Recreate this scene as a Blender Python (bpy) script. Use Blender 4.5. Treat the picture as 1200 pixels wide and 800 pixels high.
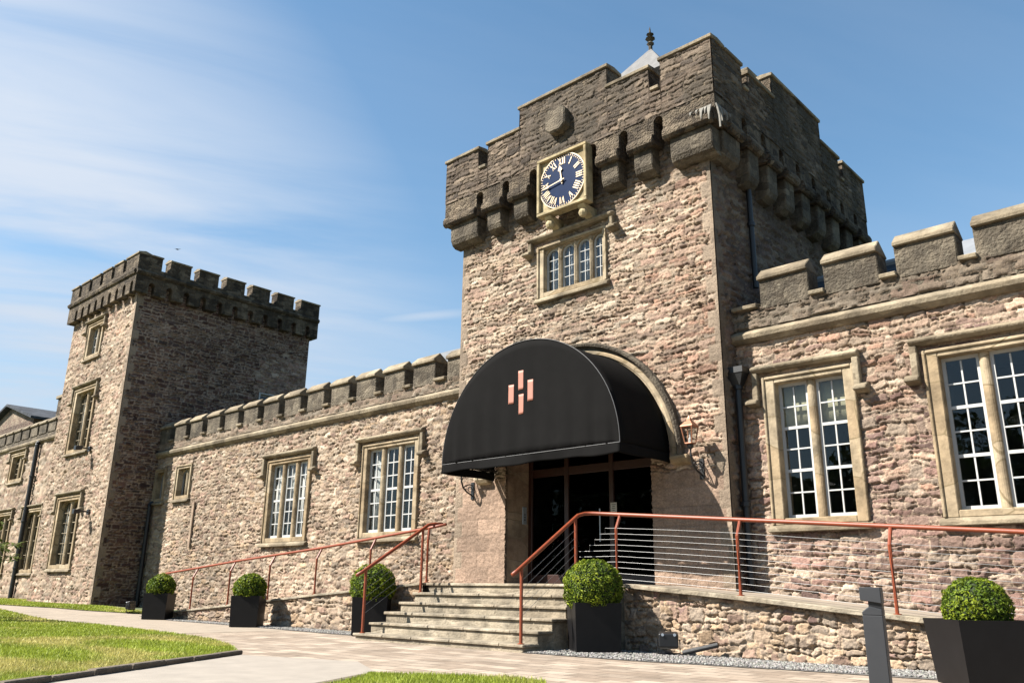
import bpy, bmesh, math, random
import numpy as np
from mathutils import Vector, Matrix

random.seed(7)
rng = np.random.default_rng(7)
S = bpy.context.scene
for o in list(bpy.data.objects):
    bpy.data.objects.remove(o)
COL = S.collection

# ------------------------------------------------------------------ camera
YAW, PITCH, ROLL, F = 0.744838, 0.292750, 0.0137384, 966.85
cy, sy, cp, sp = math.cos(YAW), math.sin(YAW), math.cos(PITCH), math.sin(PITCH)
fw = Vector((-sy * cp, cy * cp, sp)); rt = Vector((cy, sy, 0)); up = rt.cross(fw)
c_, s_ = math.cos(ROLL), math.sin(ROLL)
r2 = c_ * rt + s_ * up; u2 = -s_ * rt + c_ * up
cam = bpy.data.objects.new('camera', bpy.data.cameras.new('camera'))
COL.objects.link(cam)
cam.matrix_world = Matrix(((r2.x, u2.x, -fw.x, 6.337), (r2.y, u2.y, -fw.y, -12.0), (r2.z, u2.z, -fw.z, 0.82), (0, 0, 0, 1)))
cam.data.sensor_width = 36; cam.data.lens = F / 1200 * 36
cam.data.clip_start = 0.1; cam.data.clip_end = 3000
S.camera = cam

# ------------------------------------------------------------------ light
SUN_EL = math.radians(45); SUN_AZ = math.radians(216.5)      # clockwise from +Y, where the sun stands
to_sun = Vector((math.sin(SUN_AZ) * math.cos(SUN_EL), math.cos(SUN_AZ) * math.cos(SUN_EL), math.sin(SUN_EL)))
sun = bpy.data.objects.new('sun', bpy.data.lights.new('sun', 'SUN'))
COL.objects.link(sun)
sun.rotation_euler = (-to_sun).to_track_quat('-Z', 'Y').to_euler()
sun.location = to_sun * 60
sun.data.energy = 5.0; sun.data.angle = math.radians(0.53); sun.data.color = (1.0, 0.94, 0.85)

W = bpy.data.worlds.new('World'); S.world = W; W.use_nodes = True
nt = W.node_tree; N = nt.nodes; L = nt.links; N.clear()
wo = N.new('ShaderNodeOutputWorld'); bg = N.new('ShaderNodeBackground'); L.new(bg.outputs[0], wo.inputs[0])
sky = N.new('ShaderNodeTexSky'); sky.sky_type = 'NISHITA'; sky.sun_disc = False
sky.sun_elevation = SUN_EL; sky.sun_rotation = SUN_AZ
sky.air_density = 1.0; sky.dust_density = 0.4; sky.ozone_density = 0.8
bg.inputs['Strength'].default_value = 0.05
tc = N.new('ShaderNodeTexCoord'); sep = N.new('ShaderNodeSeparateXYZ'); L.new(tc.outputs['Generated'], sep.inputs[0])
def wmath(op, a, b=None, clamp=False):
    n = N.new('ShaderNodeMath'); n.operation = op; n.use_clamp = clamp
    for i, v in enumerate((a, b)):
        if v is None: continue
        if isinstance(v, (int, float)): n.inputs[i].default_value = v
        else: L.new(v, n.inputs[i])
    return n.outputs[0]
den = wmath('ADD', wmath('MAXIMUM', sep.outputs[2], 0.02), 0.12)
cmb = N.new('ShaderNodeCombineXYZ')
L.new(wmath('DIVIDE', sep.outputs[0], den), cmb.inputs[0]); L.new(wmath('DIVIDE', sep.outputs[1], den), cmb.inputs[1])
mp = N.new('ShaderNodeMapping'); mp.inputs['Rotation'].default_value = (0, 0, 0); mp.inputs['Scale'].default_value = (2.7, 0.7, 1)
mp.inputs['Location'].default_value = (2.3, 0.6, 0)
vr = N.new('ShaderNodeVectorRotate'); vr.rotation_type = 'Z_AXIS'; vr.inputs['Angle'].default_value = math.radians(31); L.new(cmb.outputs[0], vr.inputs['Vector'])
L.new(vr.outputs[0], mp.inputs[0])
nz = N.new('ShaderNodeTexNoise'); nz.inputs['Scale'].default_value = 1.1; nz.inputs['Detail'].default_value = 7; nz.inputs['Roughness'].default_value = 0.55
nz.inputs['Distortion'].default_value = 0.4
L.new(mp.outputs[0], nz.inputs['Vector'])
rmp = N.new('ShaderNodeMapRange'); rmp.interpolation_type = 'SMOOTHSTEP'
rmp.inputs['From Min'].default_value = 0.3; rmp.inputs['From Max'].default_value = 0.68
L.new(nz.outputs['Fac'], rmp.inputs['Value'])
# cirrus thins out away from the west
wst = N.new('ShaderNodeMapRange'); wst.inputs['From Min'].default_value = -0.685; wst.inputs['From Max'].default_value = -0.86; wst.clamp = True
L.new(sep.outputs[0], wst.inputs['Value'])
cl = wmath('MULTIPLY', rmp.outputs[0], wmath('ADD', wmath('MULTIPLY', wst.outputs[0], 0.85), 0.07))
sv = N.new('ShaderNodeSeparateXYZ'); L.new(vr.outputs[0], sv.inputs[0])
dy_ = wmath('SUBTRACT', sv.outputs[1], 0.366)
dx_ = wmath('ABSOLUTE', wmath('SUBTRACT', wmath('ADD', sv.outputs[0], 2.157), wmath('MULTIPLY', dy_, 0.52)))
def fall(v, w):
    n = N.new('ShaderNodeMapRange'); n.interpolation_type = 'SMOOTHSTEP'; n.inputs['From Min'].default_value = 0; n.inputs['From Max'].default_value = w; n.inputs['To Min'].default_value = 1; n.inputs['To Max'].default_value = 0
    L.new(v, n.inputs['Value']); return n.outputs[0]
wisp = wmath('MULTIPLY', wmath('MULTIPLY', fall(dx_, 0.055), fall(wmath('ABSOLUTE', dy_), 0.2)), wmath('MULTIPLY', nz.outputs['Fac'], 1.1))
cl = wmath('MAXIMUM', cl, wisp)
mx = N.new('ShaderNodeMix'); mx.data_type = 'RGBA'
L.new(wmath('MULTIPLY', cl, 0.9, True), mx.inputs['Factor']); L.new(sky.outputs[0], mx.inputs['A'])
mx.inputs['B'].default_value = (5.2, 5.5, 6.0, 1)
tint = N.new('ShaderNodeMix'); tint.data_type = 'RGBA'; tint.blend_type = 'MULTIPLY'; tint.inputs['Factor'].default_value = 1
L.new(sky.outputs[0], tint.inputs['A']); tint.inputs['B'].default_value = (0.96, 1.25, 1.28, 1); L.new(tint.outputs['Result'], mx.inputs['A'])
hz = N.new('ShaderNodeMapRange'); hz.interpolation_type = 'SMOOTHSTEP'; hz.inputs['From Min'].default_value = 0.5; hz.inputs['From Max'].default_value = 0.1; hz.inputs['To Max'].default_value = 0.55
L.new(sep.outputs[2], hz.inputs['Value'])
mh = N.new('ShaderNodeMix'); mh.data_type = 'RGBA'; L.new(hz.outputs[0], mh.inputs['Factor']); L.new(mx.outputs['Result'], mh.inputs['A']); mh.inputs['B'].default_value = (3.3, 3.75, 4.5, 1)
L.new(mh.outputs['Result'], bg.inputs['Color'])

S.render.engine = 'CYCLES'
S.view_settings.view_transform = 'Standard'; S.view_settings.look = 'None'
S.view_settings.exposure = 1.65; S.view_settings.gamma = 1; S.view_settings.use_curve_mapping = False
S.cycles.max_bounces = 6; S.cycles.transparent_max_bounces = 12

# ------------------------------------------------------------------ helpers
def gz(x):                                    # the ground climbs a little towards the far tower
    t = min(max((-x - 14.0) / 6.0, 0), 1); return 0.2 * t * t * (3 - 2 * t)

WORLD = set()                                 # things whose parts are given in world coordinates
def put(o, parent, loc):
    o.location = loc
    if parent:
        o.parent = parent
        if parent in WORLD: o.location = Vector(loc) - parent.location

class MB:
    def __init__(s): s.v = []; s.f = []; s.col = None
    def add(s, vs, fs):
        b = len(s.v); s.v += [tuple(v) for v in vs]; s.f += [tuple(b + i for i in f) for f in fs]; return s
    def box(s, x0, x1, y0, y1, z0, z1):
        vs = [(x, y, z) for z in (z0, z1) for y in (y0, y1) for x in (x0, x1)]
        return s.add(vs, [(0, 2, 3, 1), (4, 5, 7, 6), (0, 1, 5, 4), (2, 6, 7, 3), (0, 4, 6, 2), (1, 3, 7, 5)])
    def hexa(s, b, t):                        # bottom and top quads, same winding
        return s.add(list(b) + list(t), [(3, 2, 1, 0), (4, 5, 6, 7), (0, 1, 5, 4), (1, 2, 6, 5), (2, 3, 7, 6), (3, 0, 4, 7)])
    def prism(s, pts, fn, a, b):              # polygon pts (p,q) extruded from a to b; fn(p,q,d) -> xyz
        n = len(pts)
        vs = [fn(p, q, a) for p, q in pts] + [fn(p, q, b) for p, q in pts]
        fs = [tuple(range(n))[::-1], tuple(range(n, 2 * n))] + [(i, (i + 1) % n, n + (i + 1) % n, n + i) for i in range(n)]
        return s.add(vs, fs)
    def tube(s, path, r, seg=8, cap=True, r1=None):
        P = [Vector(p) for p in path]; n = len(P); rings = []
        up = Vector((0, 0, 1))
        for i, p in enumerate(P):
            d = (P[min(i + 1, n - 1)] - P[max(i - 1, 0)]).normalized()
            a = d.cross(up)
            if a.length < 1e-3: a = d.cross(Vector((1, 0, 0)))
            a.normalize(); b = d.cross(a).normalized()
            rr = r if r1 is None else r + (r1 - r) * i / (n - 1)
            rings.append([p + rr * (math.cos(2 * math.pi * k / seg) * a + math.sin(2 * math.pi * k / seg) * b) for k in range(seg)])
        vs = [v for R in rings for v in R]
        fs = [(i * seg + k, i * seg + (k + 1) % seg, (i + 1) * seg + (k + 1) % seg, (i + 1) * seg + k) for i in range(n - 1) for k in range(seg)]
        if cap: fs += [tuple(range(seg))[::-1], tuple((n - 1) * seg + k for k in range(seg))]
        return s.add(vs, fs)
    def lathe(s, prof, seg=12, c=(0, 0), ph=0.0):
        vs = [(c[0] + r * math.cos(ph + 2 * math.pi * k / seg), c[1] + r * math.sin(ph + 2 * math.pi * k / seg), z) for r, z in prof for k in range(seg)]
        n = len(prof)
        fs = [(i * seg + k, i * seg + (k + 1) % seg, (i + 1) * seg + (k + 1) % seg, (i + 1) * seg + k) for i in range(n - 1) for k in range(seg)]
        fs += [tuple(range(seg))[::-1], tuple((n - 1) * seg + k for k in range(seg))]
        return s.add(vs, fs)
    def build(s, name, mat, parent=None, loc=(0, 0, 0), bevel=0, smooth=False, fix=True, rotz=0):
        me = bpy.data.meshes.new(name)
        if fix:
            bm = bmesh.new()
            vv = [bm.verts.new(v) for v in s.v]
            for f in s.f:
                try: bm.faces.new([vv[i] for i in f])
                except ValueError: pass
            big = [f for f in bm.faces if len(f.verts) > 4]
            bmesh.ops.recalc_face_normals(bm, faces=bm.faces)
            if big: bmesh.ops.triangulate(bm, faces=big)
            bm.to_mesh(me); bm.free()
        else:
            me.from_pydata(s.v, [], s.f)
        if smooth: me.polygons.foreach_set('use_smooth', [True] * len(me.polygons))
        me.materials.append(mat)
        o = bpy.data.objects.new(name, me); COL.objects.link(o)
        put(o, parent, loc); o.rotation_euler.z = rotz
        if bevel:
            m = o.modifiers.new('bevel', 'BEVEL'); m.width = bevel; m.segments = 1; m.limit_method = 'ANGLE'; m.angle_limit = math.radians(40)
        return o

def fast_mesh(name, v, quads, mat, parent=None, cols=None, tris=False, smooth=False, loc=(0, 0, 0)):
    me = bpy.data.meshes.new(name); v = np.asarray(v, np.float32); q = np.asarray(quads, np.int32); k = q.shape[1]
    me.vertices.add(len(v)); me.vertices.foreach_set('co', v.ravel())
    me.loops.add(q.size); me.loops.foreach_set('vertex_index', q.ravel())
    me.polygons.add(len(q)); me.polygons.foreach_set('loop_start', np.arange(0, q.size, k, dtype=np.int32))
    try: me.polygons.foreach_set('loop_total', np.full(len(q), k, np.int32))
    except Exception: pass
    me.update(calc_edges=True)
    if cols is not None:
        a = me.attributes.new('col', 'FLOAT_COLOR', 'POINT')
        cc = np.ones((len(v), 4), np.float32); cc[:, :3] = cols; a.data.foreach_set('color', cc.ravel())
    if smooth: me.polygons.foreach_set('use_smooth', [True] * len(q))
    me.materials.append(mat)
    o = bpy.data.objects.new(name, me); COL.objects.link(o)
    put(o, parent, loc)
    return o

def thing(name, label, cat, loc=(0, 0, 0), rotz=0, group=None):
    o = bpy.data.objects.new(name, None); COL.objects.link(o); o.empty_display_size = 0.2
    o.location = loc; o.rotation_euler.z = rotz
    return tag(o, label, cat, group)
def tag(o, label, cat, group=None):
    o['label'] = label; o['category'] = cat
    if group: o['group'] = group
    return o
def dup(root, loc, rotz, label, group=None):
    r = root.copy(); COL.objects.link(r); r.location = loc; r.rotation_euler.z = rotz; r['label'] = label
    for ch in list(root.children):
        c = ch.copy(); COL.objects.link(c); c.parent = r
        for g in ch.children:
            d = g.copy(); COL.objects.link(d); d.parent = c
    return r
def struct(o, kind='structure'):
    o['kind'] = kind; return o

# ------------------------------------------------------------------ materials
K = 0.45                                      # everything here is a little darker than it looks in full sun
def dk(c, k=None): return tuple(v * (K if k is None else k) for v in c)
def new_mat(name):
    m = bpy.data.materials.new(name); m.use_nodes = True
    return m, m.node_tree.nodes, m.node_tree.links, m.node_tree.nodes['Principled BSDF']
def simple(name, col, rough=0.6, metal=0.0, var=0.0, scale=8.0, bump=0.0, bscale=60.0, spec=0.5, bdist=0.01):
    if metal < 0.5: col = dk(col)
    m, N, L, b = new_mat(name)
    b.inputs['Roughness'].default_value = rough; b.inputs['Metallic'].default_value = metal
    b.inputs['Specular IOR Level'].default_value = spec
    b.inputs['Base Color'].default_value = (*col, 1)
    if var or bump:
        g = N.new('ShaderNodeNewGeometry')
    if var:
        n = N.new('ShaderNodeTexNoise'); n.inputs['Scale'].default_value = scale; n.inputs['Detail'].default_value = 6; n.inputs['Roughness'].default_value = 0.62
        L.new(g.outputs['Position'], n.inputs['Vector'])
        r = N.new('ShaderNodeValToRGB')
        r.color_ramp.elements[0].position = 0.3; r.color_ramp.elements[1].position = 0.72
        r.color_ramp.elements[0].color = (*[max(c * (1 - var), 0) for c in col], 1); r.color_ramp.elements[1].color = (*[min(c * (1 + var), 1) for c in col], 1)
        L.new(n.outputs['Fac'], r.inputs[0]); L.new(r.outputs[0], b.inputs['Base Color'])
    if bump:
        n2 = N.new('ShaderNodeTexNoise'); n2.inputs['Scale'].default_value = bscale; n2.inputs['Detail'].default_value = 4
        L.new(g.outputs['Position'], n2.inputs['Vector'])
        bp = N.new('ShaderNodeBump'); bp.inputs['Strength'].default_value = bump; bp.inputs['Distance'].default_value = bdist
        L.new(n2.outputs['Fac'], bp.inputs['Height']); L.new(bp.outputs[0], b.inputs['Normal'])
    return m
def attr_mat(name, rough=0.92, vs=45.0, var=0.35, bump=0.6, bscale=55.0, bdist=0.012, trans=0.0, spec=0.3):
    """colour from the 'col' attribute (albedo of each stone, leaf or blade), fine grain from noise"""
    m, N, L, b = new_mat(name)
    b.inputs['Roughness'].default_value = rough; b.inputs['Specular IOR Level'].default_value = spec
    a = N.new('ShaderNodeAttribute'); a.attribute_name = 'col'
    g = N.new('ShaderNodeNewGeometry')
    out = a.outputs['Color']
    if var:
        n = N.new('ShaderNodeTexNoise'); n.inputs['Scale'].default_value = vs; n.inputs['Detail'].default_value = 5; n.inputs['Roughness'].default_value = 0.65
        L.new(g.outputs['Position'], n.inputs['Vector'])
        mr = N.new('ShaderNodeMapRange'); mr.inputs['From Min'].default_value = 0.3; mr.inputs['From Max'].default_value = 0.7
        mr.inputs['To Min'].default_value = 1 - var; mr.inputs['To Max'].default_value = 1 + var
        L.new(n.outputs['Fac'], mr.inputs['Value'])
        v = N.new('ShaderNodeVectorMath'); v.operation = 'SCALE'; L.new(a.outputs['Color'], v.inputs[0]); L.new(mr.outputs[0], v.inputs['Scale'])
        out = v.outputs[0]
    L.new(out, b.inputs['Base Color'])
    if bump:
        n2 = N.new('ShaderNodeTexNoise'); n2.inputs['Scale'].default_value = bscale; n2.inputs['Detail'].default_value = 5; n2.inputs['Roughness'].default_value = 0.6
        L.new(g.outputs['Position'], n2.inputs['Vector'])
        bp = N.new('ShaderNodeBump'); bp.inputs['Strength'].default_value = bump; bp.inputs['Distance'].default_value = bdist
        L.new(n2.outputs['Fac'], bp.inputs['Height']); L.new(bp.outputs[0], b.inputs['Normal'])
    if trans:
        t = N.new('ShaderNodeBsdfTranslucent'); L.new(out, t.inputs['Color'])
        ms = N.new('ShaderNodeMixShader'); ms.inputs[0].default_value = trans
        o = N['Material Output']; L.new(b.outputs[0], ms.inputs[1]); L.new(t.outputs[0], ms.inputs[2]); L.new(ms.outputs[0], o.inputs['Surface'])
    return m
def stone(name, c0, c1, c2, cell=(3.2, 3.2, 6.0), mortar=None, mw=0.05, bump=0.8, bdist=0.03, spots=(0.55, 0.52, 0.45), spot_amt=0.35, big=1.1, crack=0.5, streak=0.0):
    """weathered masonry: 3D cells for the blocks, noise for lichen and grime"""
    c0, c1, c2, spots = dk(c0), dk(c1), dk(c2), dk(spots); mortar = dk(mortar) if mortar else None
    m, N, L, b = new_mat(name)
    b.inputs['Roughness'].default_value = 0.94; b.inputs['Specular IOR Level'].default_value = 0.25
    g = N.new('ShaderNodeNewGeometry')
    nd = N.new('ShaderNodeTexNoise'); nd.inputs['Scale'].default_value = 2.3; nd.inputs['Detail'].default_value = 3
    L.new(g.outputs['Position'], nd.inputs['Vector'])
    va = N.new('ShaderNodeVectorMath'); va.operation = 'MULTIPLY_ADD'; va.inputs[1].default_value = (0.16, 0.16, 0.1)
    L.new(nd.outputs['Color'], va.inputs[0]); L.new(g.outputs['Position'], va.inputs[2])
    mp = N.new('ShaderNodeMapping'); mp.inputs['Scale'].default_value = cell; L.new(va.outputs[0], mp.inputs[0])
    v1 = N.new('ShaderNodeTexVoronoi'); v1.inputs['Scale'].default_value = 1; v1.inputs['Randomness'].default_value = 0.85; L.new(mp.outputs[0], v1.inputs['Vector'])
    v2 = N.new('ShaderNodeTexVoronoi'); v2.feature = 'DISTANCE_TO_EDGE'; v2.inputs['Scale'].default_value = 1; v2.inputs['Randomness'].default_value = 0.85; L.new(mp.outputs[0], v2.inputs['Vector'])
    sc = N.new('ShaderNodeSeparateColor'); L.new(v1.outputs['Color'], sc.inputs[0])
    r = N.new('ShaderNodeValToRGB'); e = r.color_ramp.elements
    e[0].color = (*c0, 1); e[1].color = (*c2, 1); e[0].position = 0.1; e[1].position = 0.95; k = e.new(0.5); k.color = (*c1, 1)
    L.new(sc.outputs[0], r.inputs[0])
    nb = N.new('ShaderNodeTexNoise'); nb.inputs['Scale'].default_value = big; nb.inputs['Detail'].default_value = 8; nb.inputs['Roughness'].default_value = 0.65
    L.new(g.outputs['Position'], nb.inputs['Vector'])
    mr = N.new('ShaderNodeMapRange'); mr.inputs['From Min'].default_value = 0.3; mr.inputs['From Max'].default_value = 0.7; mr.inputs['To Min'].default_value = 0.42; mr.inputs['To Max'].default_value = 1.55
    L.new(nb.outputs['Fac'], mr.inputs['Value'])
    vm = N.new('ShaderNodeVectorMath'); vm.operation = 'SCALE'; L.new(r.outputs[0], vm.inputs[0]); L.new(mr.outputs[0], vm.inputs['Scale'])
    out = vm.outputs[0]
    nl = N.new('ShaderNodeTexNoise'); nl.inputs['Scale'].default_value = 14; nl.inputs['Detail'].default_value = 7; nl.inputs['Roughness'].default_value = 0.7
    L.new(g.outputs['Position'], nl.inputs['Vector'])
    ml = N.new('ShaderNodeMapRange'); ml.inputs['From Min'].default_value = 0.56; ml.inputs['From Max'].default_value = 0.7; ml.inputs['To Max'].default_value = spot_amt
    L.new(nl.outputs['Fac'], ml.inputs['Value'])
    mx = N.new('ShaderNodeMix'); mx.data_type = 'RGBA'; L.new(ml.outputs[0], mx.inputs['Factor']); L.new(out, mx.inputs['A']); mx.inputs['B'].default_value = (*spots, 1)
    out = mx.outputs['Result']
    if streak:
        ms_ = N.new('ShaderNodeMapping'); ms_.inputs['Scale'].default_value = (2.6, 2.6, 0.55); L.new(g.outputs['Position'], ms_.inputs[0])
        nk = N.new('ShaderNodeTexNoise'); nk.inputs['Scale'].default_value = 1.6; nk.inputs['Detail'].default_value = 7; nk.inputs['Roughness'].default_value = 0.68; L.new(ms_.outputs[0], nk.inputs['Vector'])
        mk = N.new('ShaderNodeMapRange'); mk.inputs['From Min'].default_value = 0.42; mk.inputs['From Max'].default_value = 0.62; mk.inputs['To Max'].default_value = streak; L.new(nk.outputs['Fac'], mk.inputs['Value'])
        mc = N.new('ShaderNodeMix'); mc.data_type = 'RGBA'; L.new(mk.outputs[0], mc.inputs['Factor']); L.new(out, mc.inputs['A']); mc.inputs['B'].default_value = (0.016, 0.014, 0.012, 1)
        out = mc.outputs['Result']
    if mortar:
        mm = N.new('ShaderNodeMapRange'); mm.inputs['From Min'].default_value = mw * 0.6; mm.inputs['From Max'].default_value = mw * 1.3; mm.inputs['To Min'].default_value = 0.85; mm.inputs['To Max'].default_value = 0
        L.new(v2.outputs['Distance'], mm.inputs['Value'])
        m2 = N.new('ShaderNodeMix'); m2.data_type = 'RGBA'; L.new(mm.outputs[0], m2.inputs['Factor']); L.new(out, m2.inputs['A']); m2.inputs['B'].default_value = (*mortar, 1)
        out = m2.outputs['Result']
    L.new(out, b.inputs['Base Color'])
    me = N.new('ShaderNodeMapRange'); me.interpolation_type = 'SMOOTHSTEP'; me.inputs['From Max'].default_value = 0.1; me.inputs['To Max'].default_value = crack; L.new(v2.outputs['Distance'], me.inputs['Value'])
    ns = N.new('ShaderNodeTexNoise'); ns.inputs['Scale'].default_value = 26; ns.inputs['Detail'].default_value = 5; L.new(g.outputs['Position'], ns.inputs['Vector'])
    ad = N.new('ShaderNodeMath'); ad.operation = 'MULTIPLY_ADD'; L.new(ns.outputs['Fac'], ad.inputs[0]); ad.inputs[1].default_value = 2.2; L.new(me.outputs[0], ad.inputs[2])
    bp = N.new('ShaderNodeBump'); bp.inputs['Strength'].default_value = bump; bp.inputs['Distance'].default_value = bdist
    L.new(ad.outputs[0], bp.inputs['Height']); L.new(bp.outputs[0], b.inputs['Normal'])
    return m

M_rubble = attr_mat('rubble_masonry', 0.95, 38, 0.34, 0.8, 42, 0.02)
M_dark = stone('weathered_dark_masonry', (0.12, 0.09, 0.062), (0.22, 0.168, 0.115), (0.36, 0.285, 0.2), (4.2, 4.2, 8.5), None, bump=1.0, bdist=0.05, crack=0.35, streak=0.5, spots=(0.42, 0.36, 0.26), spot_amt=0.5)
M_merlon = stone('lichened_merlon_stone', (0.13, 0.105, 0.075), (0.2, 0.165, 0.12), (0.27, 0.225, 0.165), (3.6, 3.6, 6.5), None, bump=0.9, bdist=0.022, crack=0.15, streak=0.4, spots=(0.46, 0.41, 0.31), spot_amt=0.55)
M_cope = stone('coping_stone', (0.28, 0.225, 0.155), (0.37, 0.3, 0.205), (0.45, 0.375, 0.265), (1.4, 1.4, 3), None, bump=0.5, bdist=0.012, spots=(0.16, 0.13, 0.08), spot_amt=0.6, big=2.2)
M_dress = stone('dressed_ochre_stone', (0.45, 0.335, 0.205), (0.51, 0.395, 0.255), (0.57, 0.465, 0.32), (0.8, 0.8, 1.6), (0.3, 0.23, 0.13), 0.012, bump=0.35, bdist=0.008, spots=(0.22, 0.17, 0.09), spot_amt=0.45, big=2.5)
M_ashlar = stone('smooth_ashlar', (0.42, 0.29, 0.21), (0.47, 0.34, 0.25), (0.5, 0.39, 0.29), (1.2, 1.2, 2.6), (0.36, 0.28, 0.2), 0.02, bump=0.5, bdist=0.012, spots=(0.3, 0.21, 0.15), spot_amt=0.5, big=1.6)
M_step = stone('step_stone', (0.42, 0.35, 0.255), (0.48, 0.41, 0.305), (0.54, 0.465, 0.355), (1.3, 1.3, 4.5), None, bump=0.6, bdist=0.012, spots=(0.15, 0.12, 0.08), spot_amt=0.75, big=3.0)
M_clockstone = stone('clock_case_stone', (0.54, 0.43, 0.24), (0.6, 0.49, 0.29), (0.64, 0.54, 0.34), (0.5, 0.5, 0.5), None, bump=0.3, bdist=0.006, spots=(0.3, 0.24, 0.12), spot_amt=0.4, big=3)
M_white = simple('white_window_paint', (0.78, 0.78, 0.76), 0.45, var=0.04, scale=9)
M_black = simple('black_painted_iron', (0.012, 0.013, 0.016), 0.42, bump=0.1)
M_pipe = simple('black_cast_iron_pipe', (0.014, 0.015, 0.018), 0.5, bump=0.15, var=0.3)
M_planter = simple('charcoal_planter', (0.012, 0.011, 0.012), 0.5, spec=0.2, var=0.25, scale=5, bump=0.06, bscale=300)
M_bollard = simple('grey_powder_coat', (0.06, 0.064, 0.072), 0.5, metal=0.2, var=0.08, bump=0.05, bscale=500)
M_fabric = simple('charcoal_awning_cloth', (0.0135, 0.013, 0.013), 0.9, var=0.12, scale=3, bump=0.25, bscale=160, spec=0.06, bdist=0.004)
M_piping = simple('grey_seam_piping', (0.12, 0.12, 0.125), 0.6, var=0.1)
M_logo = simple('copper_pink_print', (0.62, 0.25, 0.17), 0.6, var=0.05)
M_rail = simple('rust_orange_paint', (0.37, 0.068, 0.015), 0.5, var=0.18, scale=14, bump=0.08)
M_cable = simple('steel_cable', (0.2, 0.2, 0.2), 0.45, metal=0.9)
M_frame = simple('dark_red_brown_timber', (0.05, 0.013, 0.007), 0.45, var=0.2, scale=12)
M_copper = simple('worn_copper', (0.55, 0.23, 0.12), 0.5, metal=0.35, var=0.15, scale=20)
M_blue = simple('clock_blue_enamel', (0.011, 0.032, 0.1), 0.4, var=0.12, scale=9, spec=0.04)
M_gold = simple('gilded_numerals', (0.78, 0.6, 0.38), 0.45, metal=0.15, var=0.06)
M_slate = stone('roof_slate', (0.05, 0.06, 0.075), (0.07, 0.08, 0.1), (0.1, 0.11, 0.13), (4, 4, 6), None, bump=0.5, bdist=0.01, spots=(0.14, 0.15, 0.15), spot_amt=0.3)
M_lead = simple('pale_lead_sheet', (0.36, 0.38, 0.41), 0.5, var=0.15, scale=6, bump=0.1)
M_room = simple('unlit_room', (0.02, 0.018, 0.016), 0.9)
M_curtain = simple('white_curtain', (0.95, 0.92, 0.86), 0.9, var=0.08)
M_skysheen = simple('painted_sky_sheen', (0.5, 0.54, 0.6), 0.8, var=0.2, scale=6)  # grey-blue for sheets that stand in for sky reflected in the glass
M_blind = simple('cream_blind', (0.9, 0.82, 0.55), 0.9, var=0.04)
M_paper = simple('white_notice_card', (0.75, 0.75, 0.72), 0.7)
M_ink = simple('dark_print', (0.03, 0.03, 0.03), 0.7)
M_steelplate = simple('brushed_steel_plate', (0.34, 0.38, 0.43), 0.4, metal=0.5)
M_leaf = attr_mat('box_leaves', 0.62, 30, 0.15, 0.0, trans=0.25, spec=0.18)
M_grass = attr_mat('grass_blades', 0.6, 30, 0.0, 0.0, trans=0.3)
M_bark = simple('bark', (0.12, 0.09, 0.06), 0.9, var=0.3, bump=0.6)
M_core = simple('dark_inner_twigs', (0.02, 0.035, 0.008), 0.9, var=0.3)
M_pebble = attr_mat('pale_pebbles', 0.8, 60, 0.2, 0.0)
def glass_mat(ior=1.5, name='window_glass', tint=0.84):
    m, N, L, b = new_mat(name); N.remove(b)
    t = N.new('ShaderNodeBsdfTransparent'); t.inputs[0].default_value = (tint, tint * 1.02, tint * 1.02, 1)
    g = N.new('ShaderNodeBsdfGlossy'); g.inputs['Roughness'].default_value = 0.015; g.inputs[0].default_value = (0.95, 0.97, 1, 1)
    geo = N.new('ShaderNodeNewGeometry'); n = N.new('ShaderNodeTexNoise'); n.inputs['Scale'].default_value = 2.5; L.new(geo.outputs['Position'], n.inputs['Vector'])
    bp = N.new('ShaderNodeBump'); bp.inputs['Strength'].default_value = 0.12; bp.inputs['Distance'].default_value = 0.02; L.new(n.outputs['Fac'], bp.inputs['Height']); L.new(bp.outputs[0], g.inputs['Normal'])
    f = N.new('ShaderNodeFresnel'); f.inputs[0].default_value = ior
    bf = N.new('ShaderNodeMath'); bf.operation = 'SUBTRACT'; bf.inputs[0].default_value = 1.0; L.new(geo.outputs['Backfacing'], bf.inputs[1])
    fm = N.new('ShaderNodeMath'); fm.operation = 'MULTIPLY'; L.new(f.outputs[0], fm.inputs[0]); L.new(bf.outputs[0], fm.inputs[1])
    ms = N.new('ShaderNodeMixShader'); L.new(fm.outputs[0], ms.inputs[0]); L.new(t.outputs[0], ms.inputs[1]); L.new(g.outputs[0], ms.inputs[2])
    L.new(ms.outputs[0], N['Material Output'].inputs['Surface'])
    return m
M_glass = glass_mat()
M_doorglass = glass_mat(1.18, 'dark_door_glass', 0.45)

# ------------------------------------------------------------------ rubble walls with real relief
def hsh(ix, iy, k):
    n = (ix.astype(np.int64) * 374761393 + iy.astype(np.int64) * 668265263 + k * 1442695041) & 0xFFFFFFFF
    n = ((n ^ (n >> 13)) * 1274126177) & 0xFFFFFFFF
    n = ((n ^ (n >> 16)) * 2246822519) & 0xFFFFFFFF
    n = n ^ (n >> 15)
    return (n & 0xFFFFFF).astype(np.float64) / 0xFFFFFF
def vnoise(x, y, k=0):
    ix, iy = np.floor(x), np.floor(y); fx, fy = x - ix, y - iy
    fx = fx * fx * (3 - 2 * fx); fy = fy * fy * (3 - 2 * fy)
    a, b, c, d = hsh(ix, iy, k), hsh(ix + 1, iy, k), hsh(ix, iy + 1, k), hsh(ix + 1, iy + 1, k)
    return (a * (1 - fx) + b * fx) * (1 - fy) + (c * (1 - fx) + d * fx) * fy
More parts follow.
